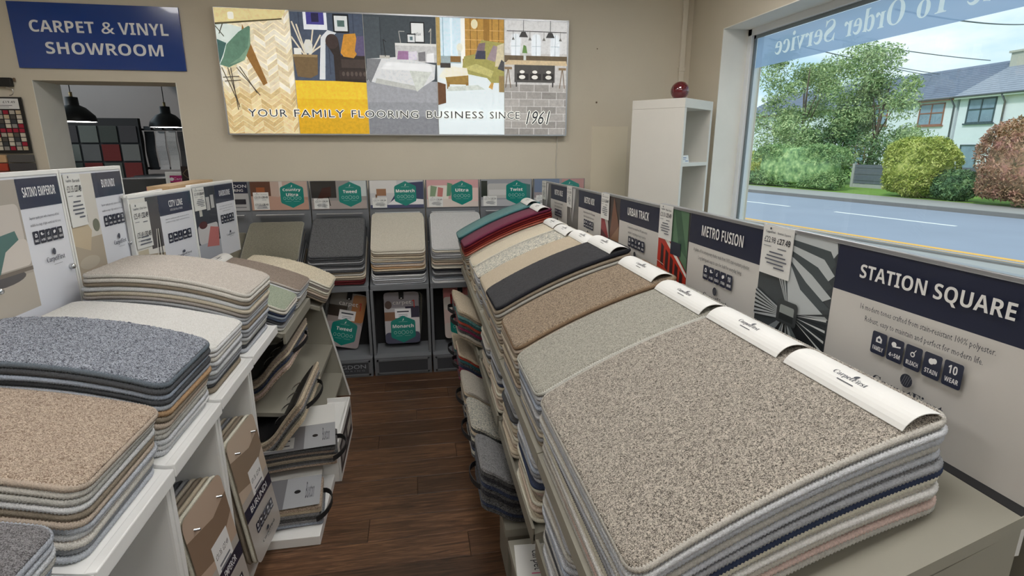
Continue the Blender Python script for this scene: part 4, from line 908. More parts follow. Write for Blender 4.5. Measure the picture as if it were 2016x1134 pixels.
SS = [
 (2.70, .30, 'on the left stand, topped soft green', ['soft green', 'light beige', 'navy', 'blue grey', 'denim', 'charcoal', 'mid grey', 'ivory'], .0135),
 (3.015, .295, 'on the left stand, topped mauve brown', ['mauve brown', 'pale grey', 'silver grey', 'white', 'taupe', 'pale grey', 'greige', 'ivory', 'mid grey'], .0135),
]
for k, (y, W, where, cols, th) in enumerate(SS):
    x, z = ssh(.012)
    tpp, Rm = stack(where, 'carpet samples on the left rear stand', (x, y, z+.001), math.pi, tS, .50, W, th, cols, arch=.02, fine=1, seed=70+k, jit=.004, scale=300)
    label_tab(tpp, Rm, .50, W, 'white curled label strip on the %s stack at left' % ('soft green', 'mauve brown')[k], .02)
stack('at the left stand end, topped cream', 'carpet samples on the left rear stand', (-.545, 3.345, .712), math.pi, R(18), .50, .285, .0135, ['cream', 'light beige', 'mauve brown', 'cream', 'beige', 'tan', 'mauve brown', 'taupe'], arch=.03, fine=1, seed=73, jit=.006, scale=140, amp=.006)

# ------------------------------------------------------------------ sample books: bent leaves bound with rings and a strap
def bent_leaf(pts, W, th, r=.03):
    """pts: profile (x,z) list of the leaf's underside; swept over width along y with rounded free end"""
    mb = MB(); n = len(pts); P = [Vector((p[0], 0, p[1])) for p in pts]; nr = []
    for i in range(n):
        t = (P[min(i+1, n-1)]-P[max(i-1, 0)]).normalized(); nr.append(Vector((-t.z, 0, t.x)))
    D = [0]
    for a, b in zip(P, P[1:]): D.append(D[-1]+(b-a).length)
    v = []
    for i in range(n):
        e = D[-1]-D[i]; hw = W/2-(r-math.sqrt(max(0, r*r-(r-min(e, r))**2)))
        ins = th*.3
        for s_, o in ((-1, .15), (-1, .85), (1, .85), (1, .15)): v.append(P[i]+Vector((0, s_*hw, 0))+nr[i]*th*o)
        for s_, o in ((-1, 1), (1, 1), (1, 0), (-1, 0)): v.append(P[i]+Vector((0, s_*(hw-ins), 0))+nr[i]*th*o)
    f = []
    order = [0, 1, 4, 5, 2, 3, 6, 7]
    for i in range(n-1):
        for k in range(8): a, b = order[k], order[(k+1) % 8]; f.append((i*8+a, i*8+b, (i+1)*8+b, (i+1)*8+a))
    f += [tuple(order[::-1]), tuple((n-1)*8+k for k in order)]
    return mb.add(v, f)
def smooth_prof(ctrl, n=18):
    """polyline resampled with rounded bends"""
    P = [np.array(c, float) for c in ctrl]
    for _ in range(3):
        Q = [P[0]]
        for a, b in zip(P, P[1:]): Q += [a*.75+b*.25, a*.25+b*.75]
        P = Q+[P[-1]]
    return [tuple(p) for p in P]
def sample_book(label, loc, rz, W, ctrl, cols, th=.011, cover=None, loop=None, rings=True, scale=300, group='ring-bound sample books', rx=0):
    t = thing('sample_book', label, 'sample book', loc, (rx, 0, rz), group)
    N = len(cols)
    for i, c in enumerate(cols):
        lev = N-1-i
        pr = smooth_prof([(x, z+lev*th*(1.04+.25*abs(x-ctrl[0][0]))) for x, z in ctrl])
        bent_leaf(pr, W-.004*(i % 2), th).build('leaf', carpet_mat(CC[c][0], CC[c][1], scale), t)
    top = smooth_prof([(x, z+N*th*(1.04+.25*abs(x-ctrl[0][0]))) for x, z in ctrl])
    if cover:
        k0, k1 = cover; seg = [p for p in top if k0 <= p[0] <= k1]
        if len(seg) > 1:
            cv = bent_leaf([(x, z+.003) for x, z in seg], W*.94, .006, .002).build('header_card', M_BLACK, t)
            if rings:
                mid = seg[len(seg)//2]
                for q in range(4):
                    y = -W*.36+W*.24*q; mid = seg[int(len(seg)*.6)]
                    MB().tube([(mid[0]+.03*math.cos(a), y, mid[1]+.014+.03*math.cos(a)*.6+.018*math.sin(a)) for a in np.linspace(-.6, 3.6, 9)], .003, 6).build('ring', M_CHROME, t)
    if loop:
        (lx, lz, lr) = loop
        pts = [(lx+lr*math.sin(a)*.9, -W*.32+W*.32*(1-math.cos(a)), lz+lr*.25*math.sin(a)) for a in np.linspace(0, math.pi, 14)]
        mb = MB(); v = []
        for p in pts: v += [(p[0], p[1], p[2]-.011), (p[0], p[1], p[2]+.011), (p[0]+.003, p[1], p[2]+.011), (p[0]+.003, p[1], p[2]-.011)]
        f = [(i*4+k, i*4+(k+1) % 4, i*4+4+(k+1) % 4, i*4+4+k) for i in range(len(pts)-1) for k in range(4)]
        mb.add(v, f); mb.build('strap_loop', M_STRAP, t)
    return t
# local x of a left book runs towards the aisle
sample_book('ring-bound book of brown and navy samples on the left stand, upper shelf', (-1.06, 2.86, .41), 0, .52, [(0, 0), (.24, -.01), (.30, .02), (.36, .10), (.43, .16)], ['taupe', 'mauve brown', 'sand', 'charcoal', 'navy', 'taupe', 'pink beige', 'tan'], .012, cover=(.14, .40), loop=(.40, .20, .07), scale=150)
sample_book('ring-bound book of grey and sand samples on the left stand, lower shelf', (-.99, 2.62, .20), 0, .50, [(0, 0), (.24, -.01), (.31, .02), (.38, .12), (.45, .20)], ['sand', 'taupe', 'tan', 'mid grey', 'charcoal', 'olive grey', 'sand', 'beige'], .012, cover=(.14, .42), loop=(.42, .22, .08), scale=150)
def flat_book(label, loc, rz, L, W, cols, th, loop_side=1, card=True, tilt=0, pic=pic_grey, name='sample_book'):
    t = thing(name, label, 'sample book', loc, (0, tilt, rz), 'ring-bound sample books'); N = len(cols)
    rnd = random.Random(len(label))
    for i, c in enumerate(cols):
        lev = N-1-i
        ob('leaf', slab_mesh(L, W, th, .008, .02), carpet_mat(CC[c][0], CC[c][1], 250), t, (rnd.uniform(-.008, .008), rnd.uniform(-.006, .006), lev*th*1.02))
    if card:
        p = Print(L*.96, W*.94); p.rect(0, 0, 1, 1, (120, 120, 124)); p.rect(.05, .1, .5, .55, (186, 186, 184)); p.rect(.1, .2, .45, .24, (60, 60, 70)); p.rect(.1, .3, .4, .34, (60, 60, 70)); p.rect(.1, .4, .45, .44, (60, 60, 70)); p.rect(.62, 0, 1, 1, (168, 170, 174)); p.text('Buxton', .84, .25, .93, .8, (90, 92, 98)); p.ell(.75, .5, .035, .06, (40, 40, 44), 14)
        MB().box(0, L*.96, 0, .003, 0, W*.94).build('cover_card', M_CARD, t, (.01, W*.47, N*th*1.02+.010), (R(-90), 0, 0))
        p.build('cover_print', INK_GLOSS, t, (.01, -W*.47, N*th*1.02+.0145), (R(-90), 0, 0))
    pts = [(L-.02+.06*math.sin(a), W*.22*loop_side-.10*loop_side*(1-math.cos(a)), N*th*.6+.02*math.sin(a)) for a in np.linspace(0, math.pi, 12)]
    v = []
    for p_ in pts: v += [(p_[0], p_[1], p_[2]-.012), (p_[0], p_[1], p_[2]+.012), (p_[0]+.004, p_[1], p_[2]+.012), (p_[0]+.004, p_[1], p_[2]-.012)]
    MB().add(v, [(i*4+k, i*4+(k+1) % 4, i*4+4+(k+1) % 4, i*4+4+k) for i in range(len(pts)-1) for k in range(4)]).build('strap_loop', M_STRAP, t)
    return t
flat_book('flat grey sample book with printed cover on the low shelf, upper of two', (-.80, 2.44, .17), R(8), .38, .24, ['charcoal', 'mauve brown', 'charcoal', 'taupe', 'charcoal', 'mid grey', 'tan'], .012)
flat_book('flat grey sample book with printed cover lowest by the floor at left', (-.86, 2.20, .045), R(6), .40, .24, ['tan', 'beige', 'mid grey', 'charcoal', 'mid grey', 'blue grey'], .013)
tag(MB().bbox(-.9, -.45, 2.05, 2.50, 0, .043, .003).build('plinth', M_WHITE), 'low pale plinth under the flat sample books at left', 'plinth')

# hanging sample bundles in the white units
def hanging(label, loc, rot, W, H, cols, th, printfn, strap=True, group='hanging sample bundles', prongs=False, r=.03, fan=0, gap=1.0):
    """local: card faces -y, hangs from the top (z=0 is the bottom)"""
    t = thing('hanging_samples', label, 'sample bundle', loc, rot, group)
    for i, c in enumerate(cols):
        o = ob('leaf', slab_mesh(H, W, th, 0, r), carpet_mat(CC[c][0], CC[c][1], 250), t, (0, (i+1)*th*gap+fan*i*.0, 0), (0, 0, 0))
        o.rotation_euler = Euler((0, R(-90), 0)).to_matrix().to_4x4().to_euler()
        o.rotation_euler = (Matrix.Rotation(R(-90+0), 3, 'Z') @ Matrix.Rotation(R(-90), 3, 'Y')).to_euler()
        o.rotation_euler = (Matrix.Rotation(R(fan*i), 3, 'Y') @ Matrix(((0, 1, 0), (0, 0, -1), (-1, 0, 0))).transposed()).to_euler() if False else (Matrix.Rotation(R(fan*i), 3, 'Y') @ Matrix(((0, 1, 0), (0, 0, -1), (1, 0, 0)))).to_euler()
        ob('edge_binding', binding_mesh(H, W, th, 0, r), yarn_mat(CC[c][2]), o)
    p = Print(W, H); printfn(p); p.build('front_card', INK_GLOSS, t, (-W/2, -.0005, 0))
    if strap:
        yb = len(cols)*th*gap
        MB().box(-.018, .018, -.004, 0, H-.05, H+.03).box(-.018, .018, -.004, yb+.004, H+.028, H+.032).box(-.018, .018, yb, yb+.004, H-.03, H+.03).build('strap', M_STRAP, t)
        MB().lathe([(0, .006), (.008, .005), (.009, 0)], 14).build('rivet', M_CHROME, t, (0, -.004, H-.045), (R(90), 0, 0))
    if prongs:
        for x in (-W*.3, W*.3):
            MB().tube([(x, -.018, H-.06), (x, len(cols)*th*gap+.16, H-.06)], .004, 8).build('prong', M_CHROME, t)
    return t
def card_cf(title, tone):
    def fn(p):
        p.rrect(0, 0, 1, 1, (178, 172, 166), r=.03); p.rrect(0, .52, 1, 1, tone, r=.03); p.rect(0, .52, 1, .6, tone); p.poly([(0, .62), (.5, .56), (1, .7), (1, .85), (.6, .8), (0, .86)], tuple(max(0, c-50) for c in tone))
        p.rect(.38, .42, .80, .66, (236, 236, 236)); p.text('£31.35  £27.49', .42, .55, .76, .585, (50, 54, 66)); p.rect(.45, .46, .74, .475, (120, 122, 130)); p.rect(.45, .49, .74, .505, (120, 122, 130))
        p.rect(0, .36, 1, .46, NAVY); p.text(title, .18, .385, .82, .435, (232, 232, 232), offset=.01); icons(p, .2, .2, .85, .28, W5); cf_logo(p, .5, .09, .5, .03)
    return fn
RH = Euler((R(-10), 0, R(62)))
hanging('hanging sample bundle printed SATINO EMPEROR in the second white unit', (-.615, 1.575, .10), (R(-7), 0, R(86)), .26, .49, ['cream', 'sand', 'taupe', 'beige', 'mid grey', 'charcoal', 'mid grey'], .014, card_cf('SATINO EMPEROR', (188, 166, 148)), strap=False, prongs=True, gap=1.45)
hanging('hanging sample bundle printed BURUNDI in the third white unit', (-.605, 1.935, .13), (R(-7), 0, R(86)), .26, .49, ['cream', 'taupe', 'sand', 'mid grey', 'beige', 'blue grey', 'tan', 'brown fleck'], .014, card_cf('BURUNDI', (196, 178, 160)), strap=False, prongs=True, gap=1.5)
for y, nm in ((1.50, 'tall grey-brown sample hanging loose at the back of the second white unit'), (1.87, 'tall brown sample hanging loose at the back of the third white unit')):
    hanging(nm, (-1.0, y, .30), (R(-4), 0, R(75)), .2, .42, ['taupe', 'mauve brown'], .012, lambda p: p.rrect(0, 0, 1, 1, (128, 120, 110), r=.03), group='loose hanging samples')

# ------------------------------------------------------------------ back row: grey stands with green hexagon boards
TEAL = (22, 128, 118)
def pic_back(kind):
    def f(p):
        if kind == 0: p.rect(0, 0, 1, 1, (176, 140, 124)); p.rect(0, .5, .35, 1, (96, 62, 48)); p.rect(.35, .45, 1, 1, (190, 168, 156)); p.poly([(0, 0), (1, 0), (1, .35), (.3, .5), (0, .45)], (186, 150, 134)); p.rect(.5, .5, .56, 1, (214, 206, 198)); p.rect(.1, .6, .25, .8, (150, 84, 50))
        elif kind == 1: p.rect(0, 0, 1, 1, (150, 146, 144)); p.rect(0, .4, .45, 1, (48, 46, 46)); p.poly([(.1, .35), (.35, .45), (.36, .8), (.2, .75)], (60, 30, 26)); p.rect(.7, .45, 1, 1, (196, 204, 204)); p.rect(0, 0, 1, .3, (168, 158, 154)); p.line([(.12, .1), (.15, .4)], .006, (40, 30, 28)); p.line([(.33, .12), (.3, .45)], .006, (40, 30, 28)); p.rect(.5, .35, .66, .7, (120, 70, 60))
        elif kind == 2: p.rect(0, 0, 1, 1, (196, 196, 198)); p.rect(0, .55, .5, 1, (214, 212, 210)); p.poly([(.35, .15), (.6, .9), (1, .95), (1, .1)], (58, 66, 98)); p.poly([(.3, .1), (1, .05), (1, .3), (.5, .4)], (226, 226, 228)); p.rect(.12, .45, .3, .7, (150, 110, 84)); p.rect(0, 0, 1, .12, (70, 76, 108)); p.rect(.1, .2, .13, .5, (110, 80, 60))
        elif kind == 3: p.rect(0, 0, 1, 1, (206, 160, 160)); p.rrect(.02, .25, .42, .8, (222, 216, 206), r=.02); p.rect(0, 0, 1, .3, (214, 202, 194)); p.poly([(.06, .4), (.16, .4), (.2, .75), (.08, .8)], (128, 150, 120)); p.poly([(.2, .4), (.3, .38), (.32, .7), (.22, .74)], (190, 120, 116)); p.poly([(.38, .4), (.46, .42), (.5, .85), (.4, .9)], (90, 140, 110)); p.rect(.85, .2, 1, .7, (224, 196, 190))
        elif kind == 4: p.rect(0, 0, 1, 1, (150, 152, 158)); p.rect(0, .35, .12, .95, (44, 50, 44)); p.rrect(.12, .3, .55, .85, (186, 184, 182), r=.02); p.rect(.15, .42, .5, .62, (206, 204, 202)); p.poly([(.55, .2), (.98, .15), (.98, .8), (.7, .9)], (60, 110, 110)); p.rect(0, 0, 1, .25, (178, 178, 182))
        elif kind == 5: p.rect(0, 0, 1, 1, (150, 142, 146)); p.rect(0, .5, .5, 1, (110, 124, 150)); p.rect(.55, .4, 1, 1, (186, 140, 138)); p.rect(0, 0, 1, .3, (196, 192, 190)); p.rect(.1, .25, .4, .4, (220, 218, 214))
    return f
def hexa(p, cu, cv, ru, name, two=None):
    rv = ru*p.w/p.h*1.12
    p.poly([(cu+ru*x, cv+rv*y) for x, y in ((0, 1), (.92, .62), (.98, .5), (.98, -.5), (.92, -.62), (0, -1), (-.92, -.62), (-.98, -.5), (-.98, .5), (-.92, .62))], TEAL)
    if two: p.text(sansb(name), cu-ru*.75, cv+rv*.26, cu+ru*.75, cv+rv*.52, (240, 240, 240)); p.text(sansb(two), cu-ru*.5, cv-rv*.08, cu+ru*.5, cv+rv*.16, (240, 240, 240))
    else: p.text(sansb(name), cu-ru*(.12*len(name)), cv+rv*.1, cu+ru*(.12*len(name)), cv+rv*.36, (240, 240, 240))
    for k in range(5): p.ell(cu-ru*.64+ru*.32*k, cv-rv*.24, ru*(.12 if k != 2 else .16), rv*(.12 if k != 2 else .16), (150, 200, 194), 12); p.ell(cu-ru*.64+ru*.32*k, cv-rv*.24, ru*(.09 if k != 2 else .13), rv*(.09 if k != 2 else .13), TEAL, 12)
    p.rect(cu-ru*.6, cv-rv*.50, cu-ru*.1, cv-rv*.47, (110, 176, 168)); p.rect(cu+ru*.1, cv-rv*.50, cu+ru*.6, cv-rv*.47, (110, 176, 168)); p.poly([(cu-ru*.06, cv+rv*.6), (cu+ru*.06, cv+rv*.68), (cu+ru*.05, cv+rv*.82)], (230, 240, 238)); p.rect(cu-ru*.35, cv+rv*.53, cu+ru*.35, cv+rv*.56, (120, 180, 172))
BX = [(-1.59, -1.185), (-1.168, -.776), (-.752, -.360), (-.334, .058), (.084, .476), (.500, .892), (.918, 1.318)]
BN = [('Abingdon', None), ('Country', 'Ultra'), ('Tweed', None), ('Monarch', None), ('Ultra', None), ('Twist', None), ('Twist', None)]
BLAB = ['half hidden at the far left, with navy header board', 'headed Country Ultra', 'headed Tweed', 'headed Monarch', 'headed Ultra with pink sofa photo', 'headed Twist', 'in the corner behind the right-hand row']
tB = R(31); YB0, ZB0 = 3.85, .655
def bsh(s, o=0): return (YB0+s*math.cos(tB)-o*math.sin(tB), ZB0+s*math.sin(tB)+o*math.cos(tB))
for k, (x0, x1) in enumerate(BX):
    t = thing('display_stand', 'dark grey carpet stand '+BLAB[k], 'display stand', ((x0+x1)/2, 4.05, 0), (0, 0, 0), 'dark grey stands along the back wall')
    def loc(mb, n, m, par=None): return mb.build(n, m, par or t, (-(x0+x1)/2, -4.05, 0) if par is None else (0, 0, 0))
    x0_, x1_ = x0-.008, x1+.008
    a, b, c, d = bsh(0), bsh(.47), bsh(.47, -.02), bsh(0, -.02)
    loc(MB().prism([a, b, c, d], 'x', x0_, x1_), 'top_shelf', M_GREY)
    loc(MB().bbox(x0_, x1_, YB0-.012, YB0+.004, ZB0-.035, ZB0+.006, .003), 'front_lip', M_GREY)
    for xa, xb in ((x0_, x0_+.016), (x1_-.016, x1_)):
        loc(MB().prism([(3.83, .04), (3.85, .64), (4.27, .90), (4.27, .0), (3.83, 0)], 'x', xa, xb), 'side_panel', M_GREYD)
        loc(MB().box(xa-.001, xb+.001, 3.822, 3.838, .13, .63), 'edge_strip', M_GREY)
    loc(MB().box(x0_+.016, x1_-.016, 3.985, 4.0, .1, .72).box(x0_+.016, x0_+.019, 3.845, 3.985, .15, .63).box(x1_-.019, x1_-.016, 3.845, 3.985, .15, .63), 'niche_shade', M_NICHE)  # black back and side sheets put the niche's shade into the colour
    loc(MB().box(x0_, x1_, 4.262, 4.28, .6, 1.36), 'header_panel', M_GREY)
    # plinth with recessed front
    loc(MB().prism([(3.79, 0), (3.79, .135), (3.83, .15), (4.1, .20), (4.1, 0)], 'x', x0_+.002, x1_-.002), 'plinth', M_GREY)
    loc(MB().box(x0_+.03, x1_-.03, 3.786, 3.792, .025, .11), 'plinth_panel', M_GREYD)
    loc(MB().box(x0_+.018, x1_-.018, 3.783, 3.79, .110, .122).box(x0_+.018, x1_-.018, 3.783, 3.79, .013, .025).box(x0_+.018, x0_+.03, 3.783, 3.79, .013, .122).box(x1_-.03, x1_-.018, 3.783, 3.79, .013, .122), 'plinth_frame', M_GREY)
    if k == 2:
        p = Print(.3, .06); c_ = (158, 162, 170)
        p.text('A', .0, .35, .12, .98, c_); p.text('BINGDON', .125, .35, .98, .85, c_); p.text('FLOORING', .22, .0, .95, .18, (138, 142, 150), space=1.6)
        p.build('plinth_lettering', INK, t, (-.15+.01, 3.7855-4.05, .045))
    # header print
    hb = thing('header_print', 'printed header %s' % ('with navy top half hidden behind the Oakbourne board' if k == 0 else 'with green hexagon reading '+' '.join(w for w in BN[k] if w)+(' in the corner behind the right-hand row' if k == 6 else '')), 'display board', (x0, 4.258, 1.155), (0, 0, 0), 'printed headers on the grey stands')
    w = x1-x0; MB().box(0, w, -.004, 0, 0, .205).build('board_panel', M_CARD, hb)
    p = Print(w, .205)
    if k == 0:
        p.rect(0, 0, 1, 1, (170, 170, 172)); p.rect(0, .6, 1, 1, NAVY); p.text('ABINGDON', .45, .8, .98, .9, (225, 225, 228)); p.text('FLOORING', .6, .66, .92, .75, (225, 225, 228)); p.rrect(.6, .22, .95, .4, (40, 40, 50), r=.004); p.rect(.6, .1, .95, .13, (110, 110, 115))
    else:
        pic_back(k-1)(p)
        hexa(p, (.62, .72, .70, .66, .68, .70, .70)[k] if k else .7, .52, .21, BN[k][0], BN[k][1])
    p.build('board_print', INK_GLOSS, hb, (0, -.0045, 0))
    if k:
        n_ = 2 if k == 1 else 1
        price_card(hb, .015, .004, .105, .075*n_ if n_ == 1 else .125, BN[k][0], '£23.33', '£28.49', n_)
    # sample holding clip bar
    MB().bbox(.03, w-.03, -.05, -.02, -.035, -.027, .002).build('clip_bar', M_ALU, hb)
BS = [
 (0, 'half hidden behind the Oakbourne board', ['olive grey']+['charcoal', 'taupe', 'mid grey', 'greige']*2, 0),
 (1, 'under the Country Ultra header', ['olive grey', 'charcoal', 'mid grey', 'charcoal', 'taupe', 'charcoal', 'mid grey', 'charcoal', 'graphite', 'charcoal', 'mid grey', 'graphite', 'charcoal', 'taupe'], 1),
 (2, 'under the Tweed header', ['graphite', 'graphite', 'charcoal', 'mid grey', 'graphite', 'charcoal', 'mid grey', 'graphite', 'taupe', 'greige', 'beige', 'taupe', 'burgundy', 'burgundy', 'charcoal'], 2),
 (3, 'under the Monarch header', ['oatmeal', 'oatmeal', 'taupe', 'sand', 'oatmeal', 'sand', 'mid grey', 'tan', 'orange brown', 'sand', 'charcoal', 'black', 'dove grey', 'pale grey', 'silver grey', 'mid grey', 'silver grey'], 3),
 (4, 'under the Ultra header', ['dove grey', 'oatmeal', 'mid grey', 'pale grey', 'mid grey', 'greige', 'taupe', 'tan', 'greige', 'oatmeal', 'black', 'charcoal', 'mid grey', 'charcoal', 'blue grey', 'silver grey', 'dove grey'], 4),
]
for k, where, cols, j in BS:
    x0, x1 = BX[k]; y, z = bsh(.0)
    stack(where, 'carpet samples on the back stands', ((x0+x1)/2+(.0 if k != 1 else -.02), y-.004, z+.002), R(90), tB, .43, .372, .0125, cols, arch=.012, vertical=True, fine=1 if 0 < k < 5 else 0, seed=90+k, jit=.005, scale=300, r=.03, amp=.0012)
# niche bundles
def card_hex(name, kind):
    def fn(p):
        bg = [(150, 140, 136), (186, 184, 188), (216, 190, 184)][kind]
        p.rrect(0, 0, 1, 1, bg, r=.025)
        if kind == 0: p.rrect(0, .6, .55, 1, (120, 118, 116), r=.02); p.rect(0, .55, .5, .75, (52, 44, 40)); p.rrect(.62, .48, 1, .98, (176, 116, 70), r=.02); p.rect(.62, .48, .8, .9, (176, 116, 70)); p.rrect(0, 0, 1, .45, (168, 158, 160), r=.025)
        if kind == 1: p.rrect(0, .7, 1, 1, (146, 142, 150), r=.02); p.rect(0, .45, .5, .62, (130, 96, 76)); p.rect(.6, .5, 1, .72, (46, 46, 66)); p.rrect(0, 0, 1, .22, (76, 80, 102), r=.025); p.poly([(.4, .3), (1, .22), (1, .5), (.6, .5)], (216, 212, 214)); p.ell(.12, .76, .1, .08, (92, 74, 70), 14)
        if kind == 2: p.rrect(0, .7, 1, 1, (206, 130, 130), r=.02); p.rrect(0, .55, .9, .8, (214, 206, 198), r=.02); p.rect(.2, .6, .5, .85, (150, 50, 50)); p.rrect(0, 0, 1, .3, (212, 200, 194), r=.025)
        p.text('carpet', .25, .74, .78, .83, (232, 230, 228)); p.line([(.86, .70), (.86, .84), (.80, .82)], .006, (200, 50, 40))
        p.rect(.3, .50, .76, .68, (236, 236, 238)); p.rect(.36, .61, .7, .635, (60, 64, 76)); p.rect(.4, .56, .66, .57, (130, 132, 140)); p.rect(.4, .53, .66, .54, (130, 132, 140))
        hexa(p, .52, .28, .36, name)
    return fn
hanging('hanging sample bundle with tilted Tweed card in the grey stand', (-.585, 3.90, .20), (R(-6), R(14), R(4)), .25, .40, ['graphite', 'mid grey', 'graphite', 'silver grey'], .012, card_hex('Tweed', 0), fan=-5)
hanging('hanging sample bundle with Monarch card in the grey stand', (-.135, 3.90, .20), (R(-6), 0, 0), .25, .38, ['white', 'charcoal', 'olive grey', 'charcoal'], .012, card_hex('Monarch', 1), fan=2)
hanging('hanging sample bundle with Ultra card in the grey stand', (.30, 3.90, .22), (R(-6), R(-1), 0), .25, .39, ['oatmeal', 'mid grey', 'sand', 'charcoal'], .012, card_hex('Ultra', 2), fan=1)
# ------------------------------------------------------------------ right-hand lower tiers
MID = [
 (1.08, .29, 'nearest the camera on the middle right shelf', ['pale grey', 'silver grey', 'greige', 'pale grey', 'silver grey', 'blue grey', 'mid grey', 'silver grey', 'pale grey', 'charcoal', 'greige', 'silver grey', 'pale grey', 'mid grey']),
 (1.43, .31, 'second along the middle right shelf', ['silver grey', 'pale grey', 'blue grey', 'mid grey', 'silver grey', 'navy', 'cream', 'pink beige', 'taupe', 'cream', 'tan', 'pink beige', 'sand', 'cream']),
 (1.765, .29, 'third along the middle right shelf', ['silver grey', 'pale grey', 'mid grey', 'silver grey', 'charcoal', 'blue grey', 'cream', 'sand', 'tan', 'cream', 'beige', 'tan', 'sand', 'beige']),
 (2.10, .31, 'fourth along the middle right shelf', ['greige', 'mid grey', 'silver grey', 'charcoal', 'mid grey', 'navy', 'sand', 'tan', 'cream', 'tan', 'sand', 'beige', 'tan', 'cream']),
 (2.425, .30, 'fifth along the middle right shelf', ['cream', 'sand', 'greige', 'mid grey', 'silver grey', 'charcoal', 'taupe', 'greige', 'sand', 'beige', 'tan', 'greige', 'sand']),
]
for k, (y, W, where, cols) in enumerate(MID):
    stack(where, 'carpet samples on the right middle shelf', (.292, y, .568), 0, R(13), .44, W, .0138, cols, arch=.02, vertical=True, seed=130+k, jit=.007, stitch=.005 if k < 3 else 0, r=.055)
BK = [
 (1.86, 'on the low right shelf nearest the camera', ['mid grey', 'charcoal', 'black', 'graphite', 'navy', 'charcoal', 'black', 'charcoal', 'graphite', 'navy', 'charcoal'], .27, .245),
 (2.22, 'on the low right shelf with black and white flecks', ['pepper fleck', 'charcoal', 'sand', 'graphite', 'pepper fleck', 'charcoal', 'black', 'navy', 'pepper fleck', 'charcoal'], .30, .245),
 (2.56, 'on the low right shelf with sand leaves', ['greige', 'sand', 'charcoal', 'taupe', 'sand', 'mid grey', 'charcoal', 'taupe', 'black', 'graphite'], .28, .245),
 (2.84, 'with teal and red leaves on the upper right ledge', ['beige', 'taupe', 'teal', 'dark teal', 'brick red', 'charcoal', 'plum', 'charcoal', 'greige', 'taupe'], .25, .56),
 (3.12, 'with dark red leaves on the upper right ledge', ['sand', 'taupe', 'dark red', 'dark teal', 'charcoal', 'black', 'burgundy', 'plum', 'dark red', 'taupe'], .25, .54),
 (2.86, 'with sand and plum leaves below the teal one', ['sand', 'brick red', 'dark teal', 'charcoal', 'navy', 'plum', 'dark red', 'burgundy', 'black', 'plum'], .25, .31),
 (3.24, 'low at the far end of the right row', ['sand', 'dark teal', 'charcoal', 'graphite', 'navy', 'plum', 'charcoal', 'burgundy'], .3, .245),
]
for k, (y, where, cols, W, z) in enumerate(BK):
    # local x runs towards the aisle (-X)
    sample_book('ring-bound sample book '+where, (.62, y, z), math.pi, W, [(0, 0), (.27, 0), (.33, .015), (.38, .055), (.43, .075)], cols, .0135, cover=(.05, .3), rings=False, loop=(.41, .13, .055), scale=160)
def low_box(label, y0, y1, x0, z1):
    t = thing('sample_box', label, 'box', ((x0+.5)/2, (y0+y1)/2, 0), (0, 0, 0), 'taupe boxes at the foot of the right row')
    w, d = (.5-x0)/2, (y1-y0)/2
    MB().box(-w, w, -d, d, z1-.03, z1).build('lid', M_TAUPE, t); MB().box(-w+.01, w, -d+.01, d-.01, 0.002, z1-.03).build('body', M_TAUPE_D, t)
    return t
low_box('low taupe box by the aisle under the second right stand', 1.70, 1.92, .272, .243)
lb = low_box('low taupe box by the aisle with a white carpet card on it', 1.28, 1.645, .272, .243)
cd = MB().bbox(0, .16, -.002, .002, 0, .14, .001); cd = cd.build('leaning_card', M_CARD, None, (.288, 1.615, .2455), (R(-88), R(0), R(-96)))
tag(cd, 'white card reading carpet lying on a low taupe box', 'card')
cp = Print(.16, .14); cp.text('carpet', .2, .35, .78, .6, (50, 52, 60)); cp.line([(.86, .35), (.86, .72), (.80, .66)], .004, (214, 60, 120)); cp.build('card_lettering', INK, cd, (0, -.0022, 0))

